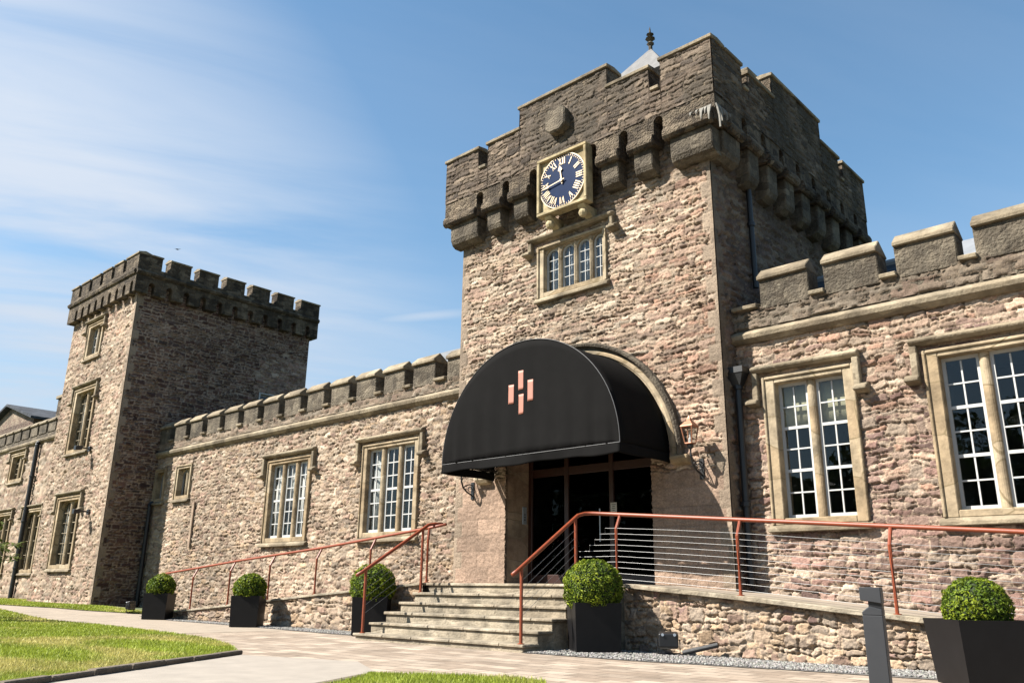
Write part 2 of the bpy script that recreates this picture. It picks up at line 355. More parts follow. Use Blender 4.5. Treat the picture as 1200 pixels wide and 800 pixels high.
def fbm(x, y, k=0, o=4):
    s = 0; a = 0.5; t = 0
    for i in range(o):
        s = s + a * vnoise(x * 2 ** i + 17.3 * i, y * 2 ** i - 9.1 * i, k + i); t += a; a *= 0.5
    return s / t
def smooth(e0, e1, x):
    t = np.clip((x - e0) / (e1 - e0), 0, 1); return t * t * (3 - 2 * t)
def voro(px, py, k):
    cx, cy = np.floor(px), np.floor(py)
    best = np.full(px.shape, 1e9); bx = np.zeros_like(px); by = np.zeros_like(px); bi = np.zeros_like(px); bj = np.zeros_like(px)
    for dx in (-1, 0, 1):
        for dy in (-1, 0, 1):
            i, j = cx + dx, cy + dy
            qx = i + 0.5 + 0.86 * (hsh(i, j, k) - 0.5); qy = j + 0.5 + 0.72 * (hsh(i, j, k + 1) - 0.5)
            d = (px - qx) ** 2 + (py - qy) ** 2; m = d < best
            best = np.where(m, d, best); bx = np.where(m, qx, bx); by = np.where(m, qy, by); bi = np.where(m, i, bi); bj = np.where(m, j, bj)
    ed = np.full(px.shape, 1e9)
    for dx in (-2, -1, 0, 1, 2):
        for dy in (-2, -1, 0, 1, 2):
            i, j = bi + dx, bj + dy
            qx = i + 0.5 + 0.86 * (hsh(i, j, k) - 0.5); qy = j + 0.5 + 0.72 * (hsh(i, j, k + 1) - 0.5)
            ex, ey = qx - bx, qy - by; ln = np.sqrt(ex * ex + ey * ey); ok = ln > 1e-6
            lns = np.where(ok, ln, 1)
            d = ((bx + qx) / 2 - px) * ex / lns + ((by + qy) / 2 - py) * ey / lns
            ed = np.where(ok & (d < ed), d, ed)
    return ed, bi, bj, px - bx, py - by

def course(px, py, k, size):
    """bedded rubble: courses of uneven height, stones of uneven length, some split in two"""
    g = np.random.default_rng(900 + k)
    y0 = py.min() - 1; hs = []
    t = y0
    while t < py.max() + 1: hs.append(t); t += size[1] * g.uniform(0.6, 1.5)
    hs = np.array(hs); row = np.clip(np.searchsorted(hs, py, 'right') - 1, 0, len(hs) - 2)
    lo, hi = hs[row], hs[row + 1]
    ed = np.empty_like(px); bi = np.empty_like(px); bj = row.astype(float); lx = np.empty_like(px)
    for r in np.unique(row):
        m = row == r; t = px.min() - 2 * g.uniform(0.5, 1); ws = []
        while t < px.max() + 2: ws.append(t); t += size[0] * g.uniform(0.4, 1.7)
        ws = np.array(ws); q = px[m]; c = np.clip(np.searchsorted(ws, q, 'right') - 1, 0, len(ws) - 2)
        a, b = ws[c], ws[c + 1]; bi[m] = c
        ex = np.minimum(q - a, b - q); lx[m] = (q - (a + b) / 2) / size[0]
        l2, h2 = lo[m].copy(), hi[m].copy(); yy = py[m]
        sp = hsh(c, np.full_like(c, r), 950 + k); mid = l2 + (h2 - l2) * (0.35 + 0.3 * hsh(c, np.full_like(c, r), 951 + k))
        two = (sp < 0.4) & (h2 - l2 > size[1] * 0.9); upr = two & (yy > mid)
        l2 = np.where(upr, mid, l2); h2 = np.where(two & ~upr, mid, h2); bi[m] = np.where(upr, c + 5000, c)
        ey = np.minimum(yy - l2, h2 - yy)
        ex, ey = ex / size[1], ey / size[1]
        rr = 0.14; ed[m] = np.where((ex < rr) & (ey < rr), rr - np.sqrt(np.maximum(rr - ex, 0) ** 2 + np.maximum(rr - ey, 0) ** 2), np.minimum(ex, ey))
    ly = (py - (lo + hi) / 2) / size[1]
    return ed, bi, bj, lx, ly

PAL = {
 'soot': ([(0.16, 0.122, 0.086), (0.21, 0.163, 0.115), (0.12, 0.092, 0.067), (0.27, 0.215, 0.152), (0.18, 0.145, 0.11), (0.1, 0.078, 0.057), (0.31, 0.25, 0.18)], (0.2, 0.163, 0.122)),
 # stone colours (albedo) and mortar
 'pink': ([(0.5, 0.345, 0.245), (0.44, 0.32, 0.23), (0.53, 0.4, 0.285), (0.39, 0.28, 0.205), (0.49, 0.39, 0.285), (0.55, 0.45, 0.335), (0.46, 0.285, 0.195)], (0.5, 0.4, 0.29)),
 'buff': ([(0.47, 0.37, 0.265), (0.41, 0.315, 0.225), (0.52, 0.425, 0.31), (0.37, 0.28, 0.205), (0.46, 0.385, 0.285), (0.55, 0.475, 0.36), (0.42, 0.29, 0.215)], (0.5, 0.41, 0.3)),
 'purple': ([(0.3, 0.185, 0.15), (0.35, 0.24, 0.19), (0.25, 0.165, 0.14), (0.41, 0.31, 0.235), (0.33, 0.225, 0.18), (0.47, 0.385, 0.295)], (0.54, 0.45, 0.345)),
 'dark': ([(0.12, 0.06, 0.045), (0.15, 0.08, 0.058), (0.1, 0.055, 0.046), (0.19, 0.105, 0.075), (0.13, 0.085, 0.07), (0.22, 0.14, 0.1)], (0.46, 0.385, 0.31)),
 'field': ([(0.4, 0.31, 0.215), (0.46, 0.335, 0.205), (0.33, 0.23, 0.17), (0.43, 0.36, 0.275), (0.5, 0.42, 0.32), (0.3, 0.24, 0.18), (0.47, 0.35, 0.22)], (0.52, 0.43, 0.32)),
}
def relief(name, parent, face, d0, u0, u1, z0, z1, res, pal, size=(0.34, 0.15), amp=0.03, holes=(), seed=0, mw=0.05, ztop=None, ashlar=(), stain_and_shade=None, pal2=None, fade=0.06, cells='course', rag=1.0, rgh=1.0, smr=0.75, quoin=()):
    """a rubble wall face as a fine grid: every stone bulges, tilts and has its own colour"""
    def lines(a, b, marks):
        n = max(int((b - a) / res), 2); l = list(np.linspace(a, b, n + 1))
        for m in marks:
            if a < m < b: l.append(m)
        l = sorted(l); o = [l[0]]
        for q in l[1:]:
            if q - o[-1] > res * 0.12: o.append(q)
            elif any(abs(q - m) < 1e-9 for m in marks): o[-1] = q
        return np.array(o)
    us = lines(u0, u1, [m for h in holes for m in h[:2]]); zs = lines(z0, z1, [m for h in holes for m in h[2:]])
    U, Z = np.meshgrid(us, zs)
    if ztop is not None:
        zt = np.array([ztop(u) for u in us])[None, :]; Z = z0 + (Z - z0) / (z1 - z0) * (zt - z0)
    wu = U + 0.12 * (fbm(U * 3, Z * 3, 50 + seed) - 0.5) + 0.06 * rag * (fbm(U * 13, Z * 13, 57 + seed) - 0.5)
    wz = Z + 0.13 * (fbm(U * 2.0, Z * 3.0, 60 + seed) - 0.5) + 0.06 * rag * (fbm(U * 9, Z * 13, 67 + seed) - 0.5)
    if cells == 'course': ed, bi, bj, lx, ly = course(wu, wz, seed * 10, size)
    else: ed, bi, bj, lx, ly = voro(wu / size[0], wz / size[1], seed * 10)
    h1, h2, h3, h4 = hsh(bi, bj, 301 + seed), hsh(bi, bj, 302 + seed), hsh(bi, bj, 303 + seed), hsh(bi, bj, 304 + seed)
    rough = fbm(U * 12, Z * 26, 80 + seed)
    body = smooth(0.0, 0.13, ed)
    gap = (1 - smooth(0.02, 0.13, ed)) * smooth(0.44, 0.6, fbm(U * 4.5, Z * 6, 85 + seed))
    H = amp * (body * (0.4 + 0.75 * h2) + body * np.clip((h3 - 0.5) * lx * 1.2 - (h4 - 0.1) * ly * 1.1, -0.6, 0.6) - 0.25 - 1.7 * gap + rgh * (1.2 * (rough - 0.5) + 0.8 * (fbm(U * 34, Z * 44, 90 + seed, 3) - 0.5)))
    stones, mort = PAL[pal]; TN = np.array((1.25, 1.155, 1.11)) * K; stones = np.array(stones); stones = (stones * 0.84 + stones.mean(1, keepdims=True) * 0.16) * TN; mort = np.array(mort) * TN; col = stones[(h1 * len(stones)).astype(int) % len(stones)]
    if pal2:
        s2, m2 = PAL[pal2[0]]; s2 = np.array(s2); s2 = (s2 * 0.84 + s2.mean(1, keepdims=True) * 0.16) * TN; c2 = s2[(h1 * len(s2)).astype(int) % len(s2)]
        k = pal2[1](U, Z); pick = (k + 0.35 * (h4 - 0.5)) > 0.5
        col = np.where(pick[..., None], c2, col)
    col = col * (0.6 + 0.66 * h3)[..., None]
    col = col * (0.82 + 0.36 * fbm(U * 9, Z * 9, 70 + seed))[..., None]
    mm = 1 - smooth(mw * 0.5, mw * 1.5, ed + 0.05 * (rough - 0.5))
    # mortar is smeared flush over some stones
    smear = smooth(0.56, 0.7, fbm(U * 2.4, Z * 3.4, 95 + seed)) * smooth(0.45, 0.6, rough)
    mm = np.clip(mm + smr * smear, 0, 1)
    col = col * (1 - mm[..., None]) + np.array(mort) * mm[..., None] * (0.85 + 0.3 * rough)[..., None]
    patch = fbm(U * 0.55, Z * 0.75, 99 + seed); col = col * (0.66 + 0.58 * patch)[..., None]
    for (a, b, c, d) in ashlar:               # smooth dressed zone
        inside = (U > a) & (U < b) & (Z > c) & (Z < d)
        bw, bh = 0.62, 0.31; row = np.floor(Z / bh); fx = (U / bw + 0.5 * (row % 2)) % 1; fz = (Z / bh) % 1
        jt = np.minimum(np.minimum(fx, 1 - fx) * bw, np.minimum(fz, 1 - fz) * bh)
        hh = hsh(np.floor(U / bw + 0.5 * (row % 2)), row, 400)
        ca = np.array((0.45, 0.315, 0.23)) * K * (0.86 + 0.28 * hh)[..., None] * (0.8 + 0.4 * fbm(U * 7, Z * 7, 410))[..., None]
        jm = 1 - smooth(0.006, 0.02, jt); ca = ca * (1 - 0.18 * jm[..., None]) * (0.75 + 0.5 * fbm(U * 1.6, Z * 1.2, 430))[..., None]
        col = np.where(inside[..., None], ca, col)
        H = np.where(inside, 0.014 + 0.02 * (rough - 0.5) + 0.014 * (fbm(U * 30, Z * 30, 420, 3) - 0.5) - 0.004 * jm, H)
    for (ue, sg) in quoin:                     # dressed corner stones, long and short by turns
        crs = np.floor(Z / 0.3 + 0.5 * ue); wq = 0.06 + 0.13 * (crs % 2) + 0.05 * hsh(crs, crs * 0, 440)
        inside = (U - ue) * sg < wq
        fz = (Z / 0.3 + 0.5 * ue) % 1; jt = np.minimum(np.minimum(fz, 1 - fz) * 0.3, np.abs((U - ue) * sg - wq))
        cq = np.array((0.46, 0.355, 0.26)) * K * (0.72 + 0.4 * hsh(crs, crs * 0, 441) + 0.3 * (fbm(U * 6, Z * 6, 442) - 0.5))[..., None]
        col = np.where(inside[..., None], cq, col)
        H = np.where(inside, 0.016 + 0.014 * (rough - 0.5) + 0.008 * (fbm(U * 30, Z * 30, 443, 3) - 0.5) - 0.012 * (1 - smooth(0.0, 0.022, jt)), H)
    if stain_and_shade is not None:
        k = stain_and_shade(U, Z)[..., None]; col = col * (1 - k) + np.array((0.1, 0.082, 0.06)) * K * (0.7 + 0.6 * rough)[..., None] * k
    # settle to nothing at the ends
    e = np.minimum(U - u0, u1 - U); H = H * smooth(-0.001, fade, e) + 0.012 * (1 - smooth(-0.001, fade, e))
    if face == 'front': V = np.stack([U, d0 - H, Z], -1)
    else: V = np.stack([d0 + H, U, Z], -1)
    nz_, nu = U.shape
    idx = np.arange(nz_ * nu).reshape(nz_, nu)
    q = np.stack([idx[:-1, :-1], idx[:-1, 1:], idx[1:, 1:], idx[1:, :-1]], -1).reshape(-1, 4)
    uc = ((U[:-1, :-1] + U[1:, 1:]) / 2).ravel(); zc = ((Z[:-1, :-1] + Z[1:, 1:]) / 2).ravel()
    keep = np.ones(len(q), bool)
    for (a, b, c, d) in holes: keep &= ~((uc > a) & (uc < b) & (zc > c) & (zc < d))
    return fast_mesh(name, V.reshape(-1, 3), q[keep], M_rubble, parent, cols=col.reshape(-1, 3), smooth=True)

def skin(name, parent, mat, quads):           # plain wall faces away from the camera
    m = MB()
    for q in quads: m.add(q, [(0, 1, 2, 3)])
    return m.build(name, mat, parent, fix=False)
M_plain = stone('plain_rubble', (0.3, 0.2, 0.16), (0.4, 0.3, 0.22), (0.47, 0.37, 0.28), (3, 3, 6.5), (0.46, 0.37, 0.28), 0.05, bump=0.9)
M_plaindark = stone('plain_dark_rubble', (0.14, 0.085, 0.068), (0.19, 0.12, 0.09), (0.25, 0.17, 0.13), (3, 3, 6.5), (0.4, 0.33, 0.26), 0.05, bump=0.9)

# ------------------------------------------------------------------ windows
def arc_pts(xa, xb, zs, zt, n=10, pointed=False):
    c = (xa + xb) / 2; w = (xb - xa) / 2; h = zt - zs
    return [(c - w * math.cos(math.pi * i / n), zs + h * math.sin(math.pi * i / n) ** (0.8 if pointed else 1.0)) for i in range(n + 1)]
def window(parent, x0, x1, z0, z1, y, lights, lz0, lz1, hood=None, cols=2, rows=6, thick=(), arch=0.0, gd=0.12, sash=M_white, stone_m=M_dress,
           curtain_and_sheen=None, blind=0, side=False, proud=0.045, bar=0.022, stile=0.045, sill=True, hood_drop=0.55, hood_m=None, transom=None):
    """mullioned window; local x along the wall, y inwards; side=True turns it to face +X"""
    rot = math.pi / 2 if side else 0
    loc = (y, x0, z0) if side else (x0, y, z0)
    w, h = x1 - x0, z1 - z0
    LL = [(a - x0, b - x0) for a, b in lights]; a0, a1 = lz0 - z0, lz1 - z0
    m = MB(); D = 0.34
    m.box(0, LL[0][0], -proud, D, 0, h); m.box(LL[-1][1], w, -proud, D, 0, h)
    m.box(LL[0][0], LL[-1][1], -proud, D, a1, h)
    m.box(LL[0][0], LL[-1][1], -proud, D, 0, a0)
    for a_, b_ in ((0.0, 0.045), (w - 0.045, w)): m.box(a_, b_, -proud - 0.03, -proud + 0.004, 0.002, h - 0.002)
    m.box(0.0455, w - 0.0455, -proud - 0.03, -proud + 0.004, h - 0.05, h - 0.003)
    for (p, q), (r, s) in zip(LL[:-1], LL[1:]):
        mid = gd - 0.05
        m.prism([(q, gd + 0.08), (r, gd + 0.08), (r, mid), (r - 0.04, mid - 0.035), (q + 0.04, mid - 0.035), (q, mid)], lambda p_, q_, d: (p_, q_, d), a0, a1)
    if arch:
        for (p, q) in LL:
            A = arc_pts(p, q, a1 - arch, a1 - 0.012, 12); k = len(A) // 2
            m.prism(A[:k + 1] + [(A[k][0], a1), (p, a1)], lambda p_, q_, d: (p_, d, q_), gd - 0.05, gd + 0.12)
            m.prism(A[k:] + [(q, a1), (A[k][0], a1)], lambda p_, q_, d: (p_, d, q_), gd - 0.05, gd + 0.12)
    win = m.build('window', stone_m, parent, loc, bevel=0.012, rotz=rot)
    sm = MB()
    for (p, q) in LL:
        t = stile; f0, f1 = gd, gd + 0.045
        if arch:
            zt = a1 - arch
            sm.box(p, p + t, f0, f1, a0, zt); sm.box(q - t, q, f0, f1, a0, zt)
            O = arc_pts(p, q, zt, a1 - 0.012, 14); I = arc_pts(p + t, q - t, zt, a1 - 0.012 - t, 14)
            for i in range(14):
                b_ = [(O[i][0], f0, O[i][1]), (O[i + 1][0], f0, O[i + 1][1]), (I[i + 1][0], f0, I[i + 1][1]), (I[i][0], f0, I[i][1])]
                sm.hexa(b_, [(u_, f1, v_) for u_, _, v_ in b_])
        else:
            sm.box(p, p + t, f0, f1, a0, a1); sm.box(q - t, q, f0, f1, a0, a1); sm.box(p + t, q - t, f0, f1, a1 - t, a1)
        sm.box(p + t, q - t, f0, f1, a0, a0 + t * 1.3)
        top = a1 - (t if not arch else arch * 0.2); bot = a0 + t * 1.3
        for c in range(1, cols):
            x = p + t + (q - p - 2 * t) * c / cols
            sm.box(x - bar / 2, x + bar / 2, f0 + 0.008, f1 - 0.008, bot, top - (0.02 if not arch else t))
        for r in range(1, rows):
            z = bot + (top - bot) * r / rows
            tk = bar * (2.1 if r in thick else 1); o = 0.004 if r in thick else 0.006
            if arch and z > a1 - arch * 0.55: continue
            sm.box(p + t, q - t, f0 + o - 0.002, f1 - o, z - tk / 2, z + tk / 2)
    if sash: sm.build('sash', sash, win)
    for (p, q) in LL:
        g = MB(); g.box(p + 0.01, q - 0.01, gd + 0.02, gd + 0.026, a0 + 0.02, a1 - 0.02); g.build('pane', M_glass, win)
    r = MB(); xa, xb = LL[0][0] - 0.02, LL[-1][1] + 0.02; ya, yb = D, D + 0.9; za, zb = a0 - 0.02, a1 + 0.02
    r.add([(xa, ya, za), (xb, ya, za), (xb, ya, zb), (xa, ya, zb), (xa, yb, za), (xb, yb, za), (xb, yb, zb), (xa, yb, zb)],
          [(4, 5, 6, 7), (0, 4, 7, 3), (1, 2, 6, 5), (0, 1, 5, 4), (3, 7, 6, 2)])
    r.build('room_recess', M_room, win, fix=False)
    if curtain_and_sheen:
        for (p, q, ca, cb, cm) in curtain_and_sheen:
            n = max(int((q - p) / 0.03), 4); c = MB()
            vs = []; 
            for i in range(n + 1):
                x = p + (q - p) * i / n - x0; yy = gd + 0.1 + (0.003 * math.sin(i * 0.5) if cm is M_blind else 0.022 * math.sin(i * 1.9) + 0.01 * math.sin(i * 0.7))
                vs += [(x, yy, ca - z0), (x, yy, cb - z0), (x, yy + 0.004, cb - z0), (x, yy + 0.004, ca - z0)]
            fs = []
            for i in range(n):
                b_ = 4 * i
                fs += [(b_, b_ + 4, b_ + 5, b_ + 1), (b_ + 1, b_ + 5, b_ + 6, b_ + 2), (b_ + 2, b_ + 6, b_ + 7, b_ + 3), (b_ + 3, b_ + 7, b_ + 4, b_)]
            c.add(vs, fs); c.build('curtain_and_sheen', cm, win, smooth=True)
    if sill:
        s = MB(); s.prism([(-proud - 0.07, -0.11), (-proud - 0.07, -0.05), (-proud + 0.01, 0.004), (0.04, 0.004), (0.04, -0.11)], lambda p_, q_, d: (d, p_, q_), -0.05, w + 0.05)
        s.build('sill', M_cope, win, bevel=0.01)
    if hood:
        hx0, hx1, hz = hood; hx0 -= x0; hx1 -= x0; hz -= z0; t = 0.13
        pr = [(0.0, 0.03), (-0.1, 0.03), (-0.16, 0.075), (-0.16, 0.11), (-0.08, 0.15), (0.0, 0.165)]
        hm = MB()
        hm.prism(pr, lambda p_, q_, d: (d, p_, hz - 0.17 + q_), hx0, hx1)
        for xa in (hx0, hx1 - 0.1):
            hm.box(xa, xa + 0.1, -0.12, 0.0, hz - hood_drop, hz - 0.142)
            e = xa - 0.1 if xa < w / 2 else xa + 0.1
            hm.prism([(0, 0), (-0.2, 0.03), (-0.2, 0.08), (-0.1, 0.14), (0, 0.14)], lambda p_, q_, d: (d, p_, hz - hood_drop - 0.08 + q_), min(e, xa - 0.001), max(e + 0.1, xa + 0.101))
        hm.build('hood_mould', hood_m or M_cope, win, bevel=0.012)
    return win

# ------------------------------------------------------------------ parapets cut with crenels above and small arches below
def parapet_poly(segs, zb, slots, sw, sh):
    """segs: list of (u0,u1,ztop) left to right; slots: centres of the arched gaps in the lower edge"""
    P = []
    for a, b, z in segs: P += [(a, z), (b, z)]
    lo = [(segs[-1][1], zb)]
    for c in sorted(slots, reverse=True):
        lo += [(c + sw / 2, zb)]
        lo += [(c + sw / 2 * math.cos(math.pi * i / 8), zb + sh - sw / 2 + sw / 2 * math.sin(math.pi * i / 8)) for i in range(9)]
        lo += [(c - sw / 2, zb)]
    lo += [(segs[0][0], zb)]
    return P + lo

def building(name, label, cat, loc, group=None):
    t = thing(name, label, cat, loc, group=group); WORLD.add(t); return t
def cornice(parent, x0, x1, y, z, m=None, side=False):
    pr = [(0.0, 0.0), (-0.05, 0.0), (-0.13, 0.07), (-0.15, 0.14), (-0.1, 0.19), (0.0, 0.24)]
    return MB().prism(pr, lambda p, q, d: (d, y + p, z + q), x0, x1).build('cornice', m or M_cope, parent, bevel=0.008)
def merlon(parent, x0, x1, y, z0, z1, th=0.42, m=None, jit=0.02):
    """one merlon with its weathered sloping coping"""
    j = lambda: random.uniform(-jit, jit)
    w = x1 - x0
    o = MB().hexa([(0, 0, 0), (w, 0, 0), (w, th, 0), (0, th, 0)], [(j() * .5, j() * .4, z1 - z0 - 0.1 + j()), (w + j() * .5, j() * .4, z1 - z0 - 0.1 + j()), (w, th, z1 - z0 - 0.1), (0, th, z1 - z0 - 0.1)]).build('merlon', m or M_merlon, parent, (x0, y, z0), bevel=0.015)
    h = z1 - z0 - 0.1
    MB().prism([(-0.055, h - 0.03), (-0.06, h + 0.035), (0.13, h + 0.2), (th + 0.02, h + 0.0), (th + 0.02, h - 0.03)], lambda p, q, d: (d, p, q + 0.004 * math.sin(d * 9)), -0.012 + j() * .3, w + 0.012 + j() * .3).build('coping', M_cope, o, bevel=0.012)
    return o
def crenel_sill(parent, x0, x1, y, z, th=0.42):
    MB().prism([(-0.07, -0.05), (-0.08, 0.015), (th, 0.09), (th, -0.05)], lambda p, q, d: (d, y + p, z + q), x0, x1).build('crenel_sill', M_cope, parent, bevel=0.01)

# ================================================================== CLOCK TOWER
R = 0.45
TW = building('clock_tower', 'tall square stone entrance tower with stepped battlements, carrying the clock and the black awning', 'tower', (-3.1, 0, 0))
TX0, TX1, TD = -6.25, 0.0, 6.6
relief('front_wall', TW, 'front', 0.0, TX0, TX1, 0.0, 9.4, 0.0185, 'buff', (0.25, 0.088), 0.031, rag=1.25,
       holes=[(-4.83, -1.45, 0.0, 3.62), (-3.98, -2.28, 6.5, 7.58)], seed=1,
       pal2=('pink', lambda u, z: 0.5 + 0.16 * (u + 2.0) - 0.07 * (z - 4.5)),
       ashlar=[(-6.3, -4.83, 0, 2.95), (-1.45, 0.1, 0, 2.75)], quoin=[(0.0, -1), (-6.25, 1)],
       stain_and_shade=lambda u, z: 0.82 * smooth(7.5, 8.8, z + 1.1 * (fbm(u * 2.6, z * 0.8, 500) - 0.5)) * (0.55 + 0.9 * (fbm(u * 5, z * 5, 501) - 0.1)).clip(0, 1.1))
relief('side_wall', TW, 'side', 0.0, 0.0, TD, 0.0, 9.4, 0.035, 'purple', (0.34, 0.13), 0.04, seed=2, quoin=[(0.0, 1)], stain_and_shade=lambda u, z: 0.5 + 0.4 * smooth(7.2, 8.6, z + 1.2 * (fbm(u * 1.2, z * 1.2, 510) - 0.5)))  # black stain towards the top; its base level paints this shaded side darker
skin('back_wall', TW, M_plaindark, [[(TX1, TD, 0), (TX0, TD, 0), (TX0, TD, 9.9), (TX1, TD, 9.9)], [(TX0, TD, 0), (TX0, 0, 0), (TX0, 0, 9.9), (TX0, TD, 9.9)]])
skin('roof_deck', TW, M_lead, [[(TX0, 0, 9.3), (TX1, 0, 9.3), (TX1, TD, 9.3), (TX0, TD, 9.3)]])
# parapet: four sides, the front and right ones with arched machicolations
PZ, OV = 8.74, 0.34
fs = [-5.44, -4.66, -3.88, -3.1, -2.34, -1.6, -0.82]
fsegs = [(-6.55, -5.5, 10.36), (-5.5, -5.22, 9.84), (-5.22, -4.27, 10.36), (-4.27, -1.94, 10.86), (-1.94, -0.98, 10.38), (-0.98, -0.72, 9.86), (-0.72, 0.3, 10.42)]
def parapet(name, segs, slots, fn, m=M_dark, zb=PZ, sh=0.52, sw=0.2, th=0.42):
    o = MB().prism(parapet_poly(segs, zb, slots, sw, sh), fn, 0, th).build(name, m, TW, bevel=0.0)
    return o
fr = parapet('front_parapet', fsegs, fs, lambda p, q, d: (p, -OV + d, q))
ss = [0.76 + 0.77 * k for k in range(8)]
ssegs = [(0.085, 0.76, 10.40), (0.76, 1.02, 9.95), (1.02, 2.1, 10.36), (2.1, 4.42, 10.88), (4.42, 5.4, 10.38), (5.4, 5.62, 9.88), (5.62, 6.9, 10.37)]
sr = parapet('side_parapet', ssegs, ss, lambda p, q, d: (OV - d, p, q))
bsegs = [(-6.55, -5.5, 10.36), (-5.5, -5.22, 9.84), (-5.22, -4.27, 10.36), (-4.27, -1.94, 10.86), (-1.94, -0.98, 10.38), (-0.98, -0.72, 9.86), (-0.72, -0.085, 10.42)]
parapet('back_parapet', bsegs, [], lambda p, q, d: (p, TD + 0.3 - d, q))
lsegs = [(0.085, 0.76, 10.40), (0.76, 1.02, 9.95), (1.02, 2.1, 10.36), (2.1, 4.42, 10.88), (4.42, 5.4, 10.38), (5.4, 5.62, 9.88), (5.62, 6.47, 10.37)]
parapet('left_parapet', lsegs, [], lambda p, q, d: (-6.55 + d, p, q))
# front corner of the side parapet is closed by the front one (it runs on to the corner)
MB().box(0.302, OV, -OV, 0.083, PZ, 10.42).build('corner_pier', M_dark, TW)
def copings(segs, fn, host, zmin=9.0):
    for a, b, z in segs:
        MB().prism([(-0.05, -0.02), (-0.05, 0.035), (0.2, 0.075), (0.47, 0.035), (0.47, -0.02)], fn(z), a - (0.035 if z > 10 else 0), b + (0.035 if z > 10 else 0)).build('coping', M_cope, host, fix=True, bevel=0.01)
for a, b, z in fsegs:
    e = 0.035 if z > 10 else -0.036
    MB().prism([(-0.05, -0.03), (-0.055, 0.035), (0.2, 0.07), (0.46, 0.035), (0.46, -0.03)], lambda p, q, d: (d, -OV + p, z + q), a - e, b + e + (0.045 if b > 0.2 else 0)).build('coping', M_cope, TW, bevel=0.008)
for a, b, z in ssegs:
    e = 0.035 if z > 10 else -0.036
    MB().prism([(-0.05, -0.03), (-0.055, 0.035), (0.2, 0.07), (0.46, 0.035), (0.46, -0.03)], lambda p, q, d: (OV - p, d, z + q), a - (e if a > 0.1 else -0.045), b + e).build('coping', M_cope, TW, bevel=0.008)
for a, b, z in bsegs:
    MB().box(a, b, TD - 0.14, TD + 0.33, z + 0.002, z + 0.06).build('coping', M_cope, TW)
for a, b, z in lsegs:
    MB().box(-6.58, -6.11, a, b, z + 0.002, z + 0.06).build('coping', M_cope, TW)
def stepped(segs, a, b):
    def f(u):
        for p, q, z in segs:
            if p <= u < q: return z - 0.012
        return (segs[0] if u < segs[0][0] else segs[-1])[2] - 0.012
    return f
soot = lambda u, z: 0.75 * smooth(0.48, 0.64, fbm(u * 1.5 + 3, z * 0.45, 580, 5))
relief('parapet_facing', TW, 'front', -OV - 0.004, -6.548, 0.338, 9.285, 10.9, 0.021, 'soot', (0.26, 0.115), 0.022, seed=13, mw=0.05, ztop=stepped(fsegs, 0, 0), stain_and_shade=soot, fade=0.03)
relief('parapet_facing', TW, 'side', OV + 0.004, -0.338, 6.898, 9.285, 10.9, 0.026, 'soot', (0.26, 0.115), 0.022, seed=14, mw=0.05, ztop=stepped(ssegs, 0, 0), stain_and_shade=lambda u, z: 0.2 + soot(u + 5, z), fade=0.03)
# rounded roll stones between the arched gaps, and the corbels below them
def roll(u0, u1, fn, host=TW, big=False):
    pr = [(0.03, 0.0), (-0.03, 0.01), (-0.075, 0.06), (-0.08, 0.14), (-0.05, 0.22), (0.0, 0.25), (0.03, 0.25)]
    MB().prism(pr, fn, u0, u1).build('roll_stone', M_dark, host, bevel=0.01)
def corbel(u0, u1, fn, z=8.22, h=0.5, dep=0.3):
    pr = [(0.05, 0.0), (-dep * 0.4, 0.0), (-dep * 0.8, 0.07), (-dep * 0.95, 0.16), (-dep, h + 0.02), (0.05, h + 0.02)]
    MB().prism(pr, lambda p, q, d: fn(p, z + q, d), u0, u1).build('corbel', M_merlon, TW, bevel=0.018)
edges = [-6.55] + fs + [0.3]
for i in range(len(edges) - 1):
    a, b = edges[i] + (0.1 if i else 0), edges[i + 1] - (0.1 if i < len(edges) - 2 else 0)
    j = random.uniform(-0.015, 0.015)
    if not (-3.75 < (a + b) / 2 < -2.3):
        roll(a + 0.01, b - 0.01, lambda p, q, d: (d, -OV + p, PZ - 0.04 + j + q))
    if i == 0: corbel(-6.4, -5.55, lambda p, q, d: (d, p, q), 8.2)
    elif i == len(edges) - 2: corbel(-0.62, 0.22, lambda p, q, d: (d, p, q), 8.2)
    elif not (-3.75 < (a + b) / 2 < -2.3): corbel((a + b) / 2 - 0.2, (a + b) / 2 + 0.2, lambda p, q, d: (d, p, q), 8.24 + j)
edges = [0.06] + ss + [6.9]
for i in range(len(edges) - 1):
    a, b = edges[i] + (0.1 if i else 0.02), edges[i + 1] - (0.1 if i < len(edges) - 2 else 0)
    j = random.uniform(-0.015, 0.015)
    roll(a + 0.01, b - 0.01, lambda p, q, d: (OV - p, d, PZ - 0.04 + j + q))
    if i == 0: corbel(0.0, 0.62, lambda p, q, d: (-p, d, q), 8.18)
    else: corbel((a + b) / 2 - 0.2, (a + b) / 2 + 0.2, lambda p, q, d: (-p, d, q), 8.04 + j, 0.68)
